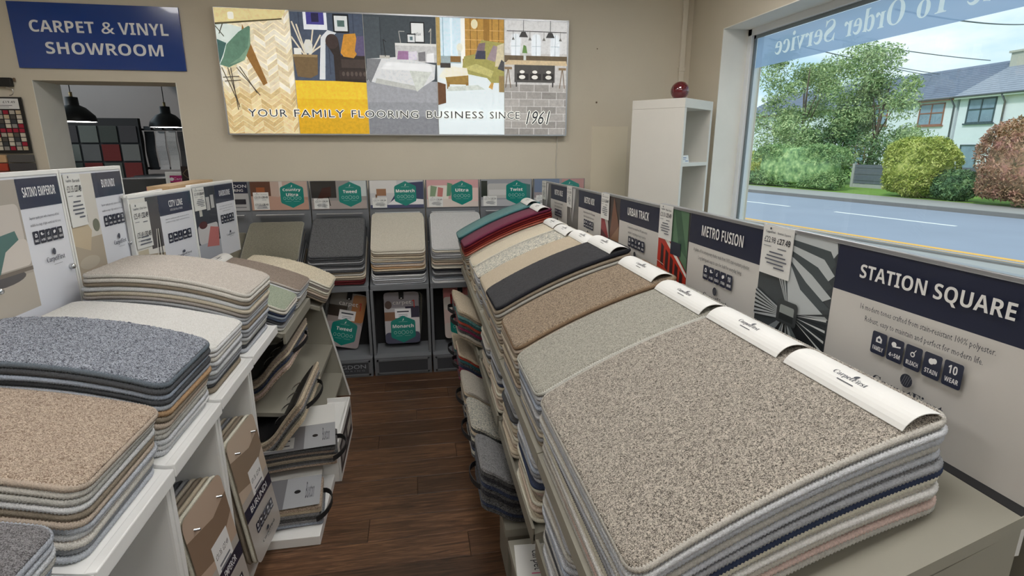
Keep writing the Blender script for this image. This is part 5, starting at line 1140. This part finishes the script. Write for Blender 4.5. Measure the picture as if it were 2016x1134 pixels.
# ------------------------------------------------------------------ lit picture panel
lbx = thing('lit_picture_panel', 'wide backlit panel of five room photos reading YOUR FAMILY FLOORING BUSINESS SINCE 1961', 'light box', (-1.272, 4.29, 1.690))
LW, LH = 2.440, .810
MB().box(0, LW, 0, .055, 0, LH).build('casing', mat('casing_black', S(40, 40, 42), .4), lbx)
MB().box(-.004, LW+.004, -.006, .056, -.006, .004).box(-.004, LW+.004, -.006, .056, LH-.004, LH+.006).box(-.006, .004, -.006, .056, 0, LH).box(LW-.004, LW+.006, -.006, .056, 0, LH).build('frame', M_ALU, lbx)
edges = [0, .475, .962, 1.465, 1.959, LW]
def panel(i, fn):
    w = edges[i+1]-edges[i]; p = Print(w, LH, .0001); fn(p); p.build('photo_panel', INK_LIT, lbx, (edges[i], -.001, 0))
def lp0(p):
    p.rect(0, 0, 1, 1, (226, 216, 190))
    # herringbone strips
    rnd = random.Random(4)
    for r_ in range(24):
        for c_ in range(8):
            u = -.06+c_*.14; v = -.08+r_*.046; s_ = 1 if c_ % 2 else -1; sh = rnd.choice(((232, 226, 208), (218, 208, 182), (210, 196, 164), (226, 214, 188), (236, 232, 218)))
            a, b = (v, v+.06) if s_ > 0 else (v+.06, v)
            q = [(u, a), (u+.14, b), (u+.14, b+.042), (u, a+.042)]; q = [(min(1, max(0, x)), min(1, max(0, y))) for x, y in q]
            if len(set(q)) > 2: p.poly(q, sh if v > .3 else tuple(int(k*m_) for k, m_ in zip(sh, (.94, .88, .74))))
    p.poly([(0, .55), (.25, .6), (.38, .85), (0, .9)], (214, 226, 220)); p.poly([(.3, .72), (.36, .88), (.62, .42), (.56, .40)], (140, 100, 48)); p.poly([(0, .88), (0, 1), (.96, 1), (.9, .935)], (222, 206, 150)); p.poly([(0, .87), (0, .885), (.9, .935), (.9, .925)], (80, 74, 50))
    p.poly([(0, .56), (.12, .54), (.34, .60), (.44, .72), (.46, .86), (.44, .87), (.3, .82), (.12, .72), (.06, .62)], (92, 128, 108)); p.poly([(0, .57), (.06, .64), (.12, .73), (0, .76)], (60, 96, 92)); p.poly([(.12, .56), (.34, .60), (.44, .72), (.455, .84), (.40, .70), (.28, .62)], (120, 152, 128))
    for a, b in (((.1, .54), (.2, .22)), ((.14, .54), (.18, .2)), ((.22, .54), (.5, .32)), ((.02, .54), (.2, .24)), ((.26, .55), (.46, .34)), ((.02, .46), (.24, .47)), ((.04, .43), (.26, .44)), ((.1, .78), (0, .86)), ((.04, .8), (.1, .88))): p.line([a, b], .006, (72, 64, 52))
    p.rrect(.18, .915, .26, .97, (236, 236, 224), r=.01)
def lp1(p):
    p.rect(0, 0, 1, 1, (72, 82, 100)); p.rect(0, 0, 1, .45, (228, 190, 52)); p.rect(0, 0, 1, .18, (204, 158, 30)); p.rect(0, .18, 1, .30, (218, 176, 40))
    for u in (.12, .5, .86): p.line([(u, .5), (u, 1)], .004, (50, 58, 74))
    p.rect(.18, .86, .5, 1, (228, 232, 238)); p.rect(.22, .9, .46, 1, (70, 66, 140)); p.rect(.29, .92, .39, .99, (40, 38, 70)); p.rect(.58, .84, .8, .99, (20, 24, 30)); p.rect(.6, .855, .78, .975, (214, 218, 218)); p.rect(.64, .89, .74, .94, (84, 108, 104))
    for a, b in (((.2, .62), (.02, .92)), ((.2, .62), (.08, .9)), ((.22, .62), (.3, .86)), ((.22, .64), (.4, .82)), ((.2, .62), (.0, .8)), ((.22, .66), (.46, .76))): p.line([a, b], .010, (216, 206, 186))
    p.poly([(0, .66), (.34, .66), (.32, .5), (.22, .47), (.04, .48)], (112, 92, 64)); p.poly([(0, .66), (.34, .66), (.33, .64), (0, .64)], (150, 128, 92)); p.poly([(.17, .67), (.27, .67), (.28, .74), (.25, .78), (.19, .78), (.16, .74)], (214, 214, 206)); p.rect(.02, .66, .12, .71, (226, 226, 220))
    p.poly([(.34, .46), (.40, .8), (.5, .86), (.62, .84), (.46, .76), (.42, .46)], (214, 218, 222))
    p.poly([(.46, .76), (.50, .82), (.58, .83), (.64, .78), (.66, .66), (1, .66), (1, .44), (.56, .45), (.56, .66)], (46, 38, 36)); p.ell(.55, .77, .09, .06, (62, 50, 48)); p.rect(.66, .56, 1, .63, (66, 56, 52)); p.rect(.62, .47, 1, .54, (54, 44, 42))
    for k in range(6): p.ell(.68+.06*k, .51, .022, .02, (86, 76, 70), 8)
    p.poly([(.66, .68), (.72, .83), (.88, .84), (.92, .7), (.84, .64), (.7, .65)], (196, 138, 52)); p.poly([(.86, .7), (.9, .82), (1, .82), (1, .66), (.9, .66)], (92, 84, 116))
def lp2(p):
    p.rect(0, 0, 1, 1, (62, 70, 76)); p.rect(0, 0, 1, .46, (150, 152, 158)); p.rect(0, 0, 1, .16, (122, 124, 130)); p.rect(0, .16, 1, .28, (138, 140, 146)); p.rect(0, .46, .22, .98, (72, 80, 86)); p.rect(.22, .46, .232, .98, (48, 56, 62))
    p.rect(.42, .62, 1, .77, (190, 190, 190)); p.rect(.42, .755, 1, .775, (216, 216, 214)); p.rect(.64, .78, .84, .95, (20, 22, 26)); p.rect(.655, .79, .825, .94, (224, 226, 226)); p.rect(.59, .775, .71, .855, (30, 32, 36)); p.rect(.6, .785, .7, .845, (214, 218, 220)); p.rect(.63, .8, .67, .83, (90, 110, 116)); p.text('relax', .69, .84, .79, .87, (60, 60, 64)); p.line([(.5, .775), (.48, .87), (.56, .87)], .006, (150, 150, 148)); p.line([(.92, .775), (.93, .9), (.9, .87)], .006, (170, 168, 160))
    p.poly([(.0, .52), (.04, .64), (.45, .66), (.98, .60), (.96, .48), (.7, .38), (.12, .44), (.02, .46)], (206, 208, 210)); p.poly([(.12, .44), (.7, .38), (.7, .42), (.14, .48)], (180, 182, 178)); p.poly([(.6, .56), (.94, .56), (.8, .42), (.7, .37), (.66, .45)], (196, 200, 194)); p.poly([(0, .48), (.02, .64), (.22, .64), (.14, .54), (.06, .44)], (120, 122, 126)); p.poly([(.2, .56), (.94, .54), (.9, .6), (.3, .62)], (226, 228, 230))
    p.poly([(.44, .64), (.46, .71), (.6, .71), (.62, .64)], (150, 112, 150)); p.poly([(.6, .64), (.6, .7), (.72, .71), (.72, .64)], (206, 200, 214)); p.poly([(.74, .63), (.74, .7), (.84, .71), (.84, .63)], (120, 118, 122)); p.poly([(.86, .62), (.86, .69), (.96, .7), (.96, .62)], (228, 228, 230)); p.rect(.2, .645, .34, .67, (180, 178, 172)); p.line([(.28, .66), (.26, .8), (.3, .78)], .006, (36, 38, 42))
def lp3(p):
    p.rect(0, 0, 1, 1, (214, 224, 228)); p.rect(.05, .62, .36, 1, (206, 228, 240)); p.rect(.0, .6, .06, 1, (176, 150, 92)); p.rect(.36, .6, .42, 1, (240, 240, 232)); p.rect(.42, .56, 1, 1, (178, 136, 64))
    for u in (.5, .6, .7, .82, .92): p.line([(u, .6), (u, 1)], .006, (132, 96, 42))
    for v in (.66, .74, .82, .9): p.line([(.42, v), (1, v)], .004, (206, 172, 110))
    p.rect(.70, .6, .78, 1, (150, 110, 46)); p.line([(.1, .62), (.1, 1)], .006, (150, 170, 180)); p.line([(.22, .62), (.22, 1)], .008, (236, 240, 240)); p.rect(.06, .62, .36, .68, (150, 166, 170)); p.ell(.56, .95, .05, .04, (226, 216, 180), 14)
    p.rect(.38, .62, .52, .66, (120, 84, 44)); p.rect(.2, .63, .35, .68, (128, 96, 50)); p.ell(.34, .75, .05, .04, (224, 222, 204), 12); p.rect(.31, .68, .36, .73, (206, 212, 206))
    p.poly([(.36, .54), (.4, .68), (.56, .7), (.66, .82), (1, .80), (1, .46), (.8, .46), (.74, .5)], (156, 150, 84)); p.poly([(.38, .58), (.58, .62), (.84, .56), (.8, .5), (.74, .52)], (182, 176, 110)); p.poly([(.56, .68), (.62, .79), (.72, .8), (.7, .7)], (122, 104, 108)); p.poly([(.56, .66), (.6, .73), (.72, .73), (.72, .66)], (56, 58, 76)); p.poly([(.74, .66), (.84, .78), (.94, .76), (.86, .64)], (150, 134, 140)); p.poly([(.86, .6), (.9, .78), (1, .8), (1, .6)], (200, 190, 160)); p.poly([(.9, .58), (.96, .66), (1, .64), (1, .56)], (70, 70, 74))
    p.poly([(.02, .50), (.14, .6), (.44, .58), (.46, .52), (.14, .48)], (226, 222, 206)); p.poly([(.12, .5), (.46, .52), (.46, .44), (.14, .44)], (150, 120, 60)); p.rect(.14, .4, .18, .46, (136, 104, 50)); p.rect(.42, .4, .46, .46, (136, 104, 50)); p.poly([(0, .26), (0, .46), (.12, .44), (.12, .28)], (96, 64, 40)); p.rect(.05, .58, .2, .62, (56, 52, 50)); p.poly([(.14, .38), (.72, .4), (.6, .44), (.16, .42)], (196, 202, 196)); p.rect(.92, .38, 1, .52, (140, 118, 76)); p.poly([(.76, .42), (.8, .46), (.84, .46), (.82, .4)], (190, 150, 80))
def lp4(p):
    p.rect(0, 0, 1, 1, (192, 190, 188)); p.rect(0, .72, 1, 1, (206, 206, 206))
    rnd = random.Random(2)
    for r_ in range(7):
        for c_ in range(5):
            u = c_*.24-.12*(r_ % 2); v = r_*.065; q = [(max(0, u), v), (min(1, u+.23), v), (min(1, u+.23), v+.06), (max(0, u), v+.06)]; g = rnd.randint(134, 166); p.poly(q, (g, g-4, g-8))
    p.rect(0, .64, 1, .7, (96, 82, 62))
    for u in (.18, .5, .8): p.poly([(u-.07, .7), (u+.07, .7), (u+.07, .84), (u+.04, .88), (u-.04, .88), (u-.07, .84)], (226, 234, 240)); p.line([(u, .7), (u, .88)], .003, (150, 156, 160)); p.line([(u-.07, .78), (u+.07, .78)], .003, (150, 156, 160))
    p.line([(.04, .905), (.98, .905)], .005, (70, 68, 66))
    for u in (.3, .72): p.poly([(u-.07, .855), (u+.07, .855), (u+.03, .9), (u-.03, .9)], (60, 60, 60)); p.line([(u, .9), (u, 1)], .004, (70, 70, 70))
    for u in (.14, .4, .62, .88): p.poly([(u-.025, .83), (u+.025, .83), (u, .86)], (110, 108, 104)); p.line([(u, .85), (u, .91)], .003, (110, 108, 104))
    p.poly([(0, .62), (.06, .66), (.98, .66), (1, .62)], (196, 176, 142)); p.rect(.16, .47, .8, .62, (72, 70, 68)); p.rect(.2, .49, .38, .545, (38, 36, 36)); p.rect(.41, .49, .58, .545, (38, 36, 36)); p.rect(.61, .49, .78, .545, (38, 36, 36))
    for u in (.28, .48, .7): p.ell(u, .515, .05, .018, (220, 218, 210), 12); p.ell(u, .56, .04, .014, (220, 218, 210), 12)
    p.rect(.18, .43, .2, .47, (50, 48, 48)); p.rect(.76, .43, .78, .47, (50, 48, 48))
    for u in (.06, .92): p.line([(u-.04, .42), (u, .6)], .006, (110, 92, 70)); p.line([(u+.04, .42), (u, .6)], .006, (110, 92, 70)); p.rect(u-.06, .58, u+.06, .6, (130, 108, 80))
    p.rect(.3, .66, .34, .72, (196, 200, 196)); p.poly([(.28, .72), (.36, .72), (.34, .78), (.3, .79)], (96, 130, 70))
for i, fn in enumerate((lp0, lp1, lp2, lp3, lp4)): panel(i, fn)
for e_ in edges[1:-1]: MB().box(e_-.0015, e_+.0015, -.012, -.006, 0, LH).build('panel_joint', mat('joint_white', S(214, 214, 206), .5), lbx)
segs = [('YOUR', .060, .165), ('FAMILY', .185, .325), ('FLOORING', .346, .540), ('BUSINESS', .565, .737), ('SINCE', .757, .850)]
for s_, u0, u1 in segs:
    p = Print(LW, LH, .0003)
    for du, dv in ((-.0022, 0), (.0022, 0), (0, -.0065), (0, .0065)): p.text(s_, u0+du, .145+dv, u1+du, .207+dv, (232, 232, 224), space=1.12)
    p.text(s_, u0, .145, u1, .207, (40, 42, 48), space=1.12)
    p.build('lettering', INK_LIT, lbx, (0, -.016, 0))
p = Print(LW, LH, .0003)

for du, dv in ((-.0025, 0), (.0025, 0), (0, -.007), (0, .007)): p.text('1961', .870+du, .097+dv, .938+du, .217+dv, (232, 232, 224), shear=.22)
p.text('1961', .870, .097, .938, .217, (40, 42, 48), shear=.22)
p.build('lettering', INK_LIT, lbx, (0, -.016, 0))

# ------------------------------------------------------------------ blue sign
sg = thing('shop_sign', 'blue glossy sign reading CARPET & VINYL SHOWROOM above the doorway', 'sign', (-2.523, YB-.012, 2.104))
SW, SH = 1.012, .400
MB().bbox(0, SW, 0, .011, 0, SH, .001).build('sign_board', mat('sign_blue', S(16, 62, 142), .18, coat=.6), sg)
wc = (232, 234, 236)
for s_, u0, v0, u1, v1 in (('CARPET', .105, .555, .480, .735), ('&', .520, .555, .598, .735), ('VINYL', .622, .552, .920, .735), ('SHOWROOM', .175, .225, .872, .41)):
    p = Print(SW, SH); p.text(sansb(s_), u0, v0, u1, v1, wc, res=4); p.build('sign_lettering', INK, sg, (0, -.0004, 0))

# ------------------------------------------------------------------ white shelving in the corner
M_SHELF = mat('shelf_white', S(220, 216, 208), .5)
sh = thing('shelf_unit', 'tall narrow white open shelf unit standing in the corner by the window', 'shelf', (1.751, 3.5, 0), (0, 0, R(90-51.5)))
w, d, hh = .45, .385, 1.911
MB().box(0, .03, .0, d, 0, hh-.06).build('side_panel', M_SHELF, sh); MB().box(w-.03, w, 0, d, 0, hh-.06).build('side_panel', M_SHELF, sh)
MB().bbox(-.001, w+.001, -.001, d+.001, hh-.06, hh, .003).build('top_panel', M_SHELF, sh)
MB().box(.03, w-.03, d-.01, d-.002, 0, hh-.06).build('back_panel', mat('shelf_back', S(206, 198, 180), .7), sh)
for z in (.05, .42, .78, 1.13, 1.485): MB().box(.03, w-.03, .0, d-.01, z-.012, z+.012).build('shelf_board', M_SHELF, sh)
for z, nm in ((1.497, 'small white price card standing on the upper shelf of the white unit'), (1.142, 'small white price card standing on the lower shelf of the white unit')):
    c = MB().bbox(-.06, .06, -.001, .001, 0, .05, .0008).build('price_card', M_CARD, None, (1.751+.622*.0+.783*.11-.622*.02, 3.5+.622*.11+.783*.02, z), (R(-12), 0, R(90-51.5)))
    tag(c, nm, 'card', 'price cards on the white shelf')
    q = Print(.12, .05); q.rect(.1, .6, .7, .72, (110, 130, 170)); q.rect(.1, .38, .6, .46, (140, 150, 176)); q.rect(.5, .15, .9, .28, (120, 136, 170)); q.build('card_print', INK, c, (-.06, -.0014, 0))
bm = bmesh.new(); bmesh.ops.create_uvsphere(bm, u_segments=40, v_segments=24, radius=.062); me = bpy.data.meshes.new('glass_ball'); bm.to_mesh(me); bm.free(); me.polygons.foreach_set('use_smooth', [True]*len(me.polygons))
bl = ob('glass_ball', me, mat('ruby_glass', S(92, 8, 22), .06, coat=1), None, (1.815, 3.72, hh+.062)); tag(bl, 'dark red glossy glass ball on top of the white shelf', 'ball')

# ------------------------------------------------------------------ swatch hanger by the doorway
hg = thing('swatch_hanger', 'black hanger of small rug swatches hung beside the doorway', 'sample hanger', (-2.66, YB-.02, 1.44))
MB().bbox(-.09, .085, -.02, .01, .545, .60, .004).build('hanger_clip', M_BLACK, hg)
MB().tube([(.06+.025*math.cos(a), -.012, .515+.025*math.sin(a)) for a in np.linspace(-1.6, 2.2, 12)], .003, 6).build('hook', M_CHROME, hg)
MB().box(-.16, .118, -.006, .0, .12, .48).build('backing_card', M_BLACK, hg)
q = Print(.20, .065); q.rect(0, 0, 1, 1, (226, 226, 226)); q.text('£14.99  £19.49', .1, .55, .9, .78, (50, 52, 60)); q.rect(.2, .3, .8, .37, (130, 130, 136)); q.rect(.2, .15, .7, .2, (130, 130, 136)); q.build('price_card', INK, hg, (-.10, -.010, .405))
rc = [(206, 198, 184), (150, 148, 144), (196, 178, 150), (70, 72, 76), (160, 40, 60), (90, 86, 80), (214, 206, 190), (180, 172, 160)]
rnd = random.Random(8)
for c_ in range(7):
    for r_ in range(9):
        x = -.15+c_*.037; z = .14+r_*.029
        cc = (166, 44, 66) if r_ == 4 else rc[(c_*3+r_*2) % 8]
        MB().box(x, x+.028, -.011, -.006, z, z+.024).build('swatch', mat('swatch_%d_%d_%d' % cc, S(*cc), .9, bump=.3, bscale=300), hg)
for k, (z0, z1, cc) in enumerate(((.06, .11, (92, 90, 88)), (.005, .055, (74, 72, 74)), (-.05, 0, (96, 90, 86)), (-.105, -.055, (70, 70, 72)), (-.16, -.11, (110, 104, 98)))):
    MB().bbox(-.03, .125, -.02, -.004, z0, z1, .003).build('folded_swatch', mat('fold%d' % k, S(*cc), .9, bump=.3, bscale=200), hg)
    MB().bbox(-.17, -.04, -.02, -.004, z0, z1, .003).build('folded_swatch', mat('foldb%d' % k, S(*((206, 170, 130), (176, 70, 50), (150, 60, 46), (190, 170, 140), (120, 90, 70))[k]), .9, bump=.3, bscale=200), hg)

# ------------------------------------------------------------------ dim room behind the doorway
YR = 8.0
fb = MB().box(-5.0, .5, T, YR+.2, -.12, 0).build('floor_rear', mat('rear_floor', S(80, 62, 50), .6)); struct(fb)
struct(MB().box(-5.0, .5, YR, YR+.15, 0, ZC).build('wall_rear', M_DARK)); struct(MB().box(-5.15, -5.0, T, YR, 0, ZC).build('wall_rear_left', M_DARK)); struct(MB().box(-1.25, -1.1, T, YR, 0, ZC).build('wall_rear_right', M_DARK))
def pendant(x, y, z, label):
    t = thing('pendant_lamp', label, 'pendant lamp', (x, y, z), (0, 0, 0), 'black pendant lamps in the rear room')
    MB().lathe([(.145, 0), (.15, .012), (.14, .05), (.085, .11), (.045, .13), (.043, .19), (.0, .195)], 28).build('lamp_shade', mat('shade_black', S(30, 31, 34), .4), t)
    MB().lathe([(.0, .006), (.142, .006), (.142, .002), (0, .002)], 28).build('lamp_disc', mat('pendant_light', (1, .96, .9, 1), .5, emit=BACK_LAMP), t)
    MB().tube([(0, 0, .19), (0, 0, ZC-z)], .004, 6).build('cord', M_BLACK, t)
    MB().lathe([(.012, .19), (.012, .23), (0, .23)], 10).build('cord_grip', mat('brass_grip', S(170, 150, 110), .4, metal=.8), t)
pendant(-2.70, 5.2, 1.80, 'black dome pendant lamp, nearer the left door jamb'); pendant(-2.33, 6.0, 1.785, 'black dome pendant lamp seen at the right of the doorway')
# tile display
tb = thing('tile_display', 'tall black rack of square carpet tiles in the rear room', 'tile display', (-3.65, 7.2, 0))
MB().box(-.5, .55, 0, .06, 0, 1.92).build('rack_board', M_NICHE, tb)
tc_ = [(92, 30, 28), (50, 48, 50), (60, 58, 60), (120, 60, 58), (92, 92, 90), (84, 84, 84), (60, 64, 60), (96, 96, 94), (88, 88, 86), (30, 80, 74), (92, 96, 92), (84, 86, 84)]
for r_ in range(7):
    for c_ in range(5):
        cc = tc_[(r_*3+c_*2+r_*c_) % 12]
        MB().bbox(-.48+c_*.205, -.295+c_*.205, -.012, 0, .42+r_*.205, .605+r_*.205, .003).build('carpet_tile', mat('tile_%d_%d_%d' % cc, S(*cc), .95, bump=.3, bscale=200), tb)
# hanging rug rack
rk = thing('rug_rack', 'black metal rack of hanging runner samples in the rear room', 'rug rack', (-2.95, 7.3, 0))
for z in (1.80, 1.36): MB().tube([(-.3, 0, z), (.42, 0, z)], .012, 8).build('rail', M_BLACK, rk)
for x in (-.3, .42): MB().tube([(x, 0, 0), (x, 0, 1.84)], .012, 8).build('post', M_BLACK, rk)
for k in range(6):
    x = -.26+k*.12; cc = ((92, 90, 92), (40, 40, 42), (150, 148, 148), (150, 148, 146), (44, 42, 42), (104, 98, 92))[k]
    v = []
    for i in range(9):
        z = 1.78-i*.055; o = .012*math.sin(i*.9+k)
        v += [(x, -.02+o, z), (x+.10, -.02+o, z), (x+.10, -.005+o, z), (x, -.005+o, z)]
    MB().add(v, [(i*4+a, i*4+(a+1) % 4, i*4+4+(a+1) % 4, i*4+4+a) for i in range(8) for a in range(4)]).build('hanging_rug', mat('rug%d' % k, S(*cc), .95, bump=.3, bscale=120), rk)
    MB().bbox(x+.01, x+.09, -.035, .015, 1.79, 1.835, .004).build('clip', M_BLACK, rk)
# counter with teal front, black table, framed notice, patterned panel
ct = thing('sales_counter', 'dark counter with teal panel in the rear room', 'counter', (-2.55, 6.9, 0))
MB().box(-.55, .95, 0, .5, 1.22, 1.29).build('counter_top', M_BLACK, ct); MB().box(-.5, .9, .03, .45, 0, 1.22).build('counter_body', M_NICHE, ct); MB().box(-.45, .18, .0, .03, 1.08, 1.21).build('teal_panel', mat('teal_panel', S(36, 92, 88), .6), ct)
for k in range(13): MB().box(-.43+k*.045, -.40+k*.045, -.004, .03, 1.02, 1.07).build('swatch', mat('swatch_pale', S(150, 150, 146), .8), ct)
MB().bbox(.3, .9, .02, .3, 1.02, 1.1, .004).build('grey_tray', mat('grey_tray', S(120, 120, 120), .6), ct)
bx = thing('branded_box', 'black display box with a large magenta letter in the rear room', 'box', (-2.3, 5.5, 0)); MB().bbox(-.30, .22, 0, .3, 0, 1.33, .006).build('box_body', M_BLACK, bx)
q = Print(.3, .3); q.text('F', .25, .1, .62, .9, (150, 16, 96), offset=.02); q.text('E', .6, .35, .9, .7, (150, 16, 96)); q.build('box_lettering', INK, bx, (-.16, -.002, .98))
nt_ = thing('framed_notice', 'white-framed notice with magenta heading in the doorway', 'notice', (-1.93, 5.1, .0)); MB().bbox(-.125, .115, 0, .02, .85, 1.40, .004).build('frame', M_UPVC, nt_)
q = Print(.17, .25); q.rect(0, 0, 1, 1, (22, 24, 44)); q.rect(0, .78, 1, 1, (176, 24, 112)); q.text('Carpets', .15, .83, .85, .93, (236, 220, 230)); q.ell(.08, .88, .09, .06, (230, 230, 236), 14); q.ell(.92, .88, .09, .06, (230, 230, 236), 14); q.text('Flooring', .3, .68, .7, .74, (220, 220, 226))
for k in range(5): q.rect(.15, .55-k*.1, .85, .58-k*.1, (120, 124, 150))
q.build('notice_print', INK, nt_, (-.09, -.002, 1.12)); MB().bbox(-.09, -.075, .005, .015, 0, .86, .002).bbox(.065, .08, .005, .015, 0, .86, .002).build('notice_legs', M_UPVC, nt_)
pp = thing('patterned_panel', 'dark panel with gold lattice pattern beside the doorway', 'panel', (-1.62, 4.95, 0)); MB().box(-.25, .1, 0, .02, 0, 1.45).build('panel_board', mat('panel_dark', S(44, 32, 30), .7), pp)
q = Print(.35, 1.45)
for r_ in range(16):
    for c_ in range(3): cx, cy = .16+.33*c_, .03+.062*r_; q.line([(cx-.1, cy), (cx, cy+.025), (cx+.1, cy), (cx, cy-.025), (cx-.1, cy)], .005, (110, 94, 72))
q.build('pattern_print', INK, pp, (-.25, -.001, 0))
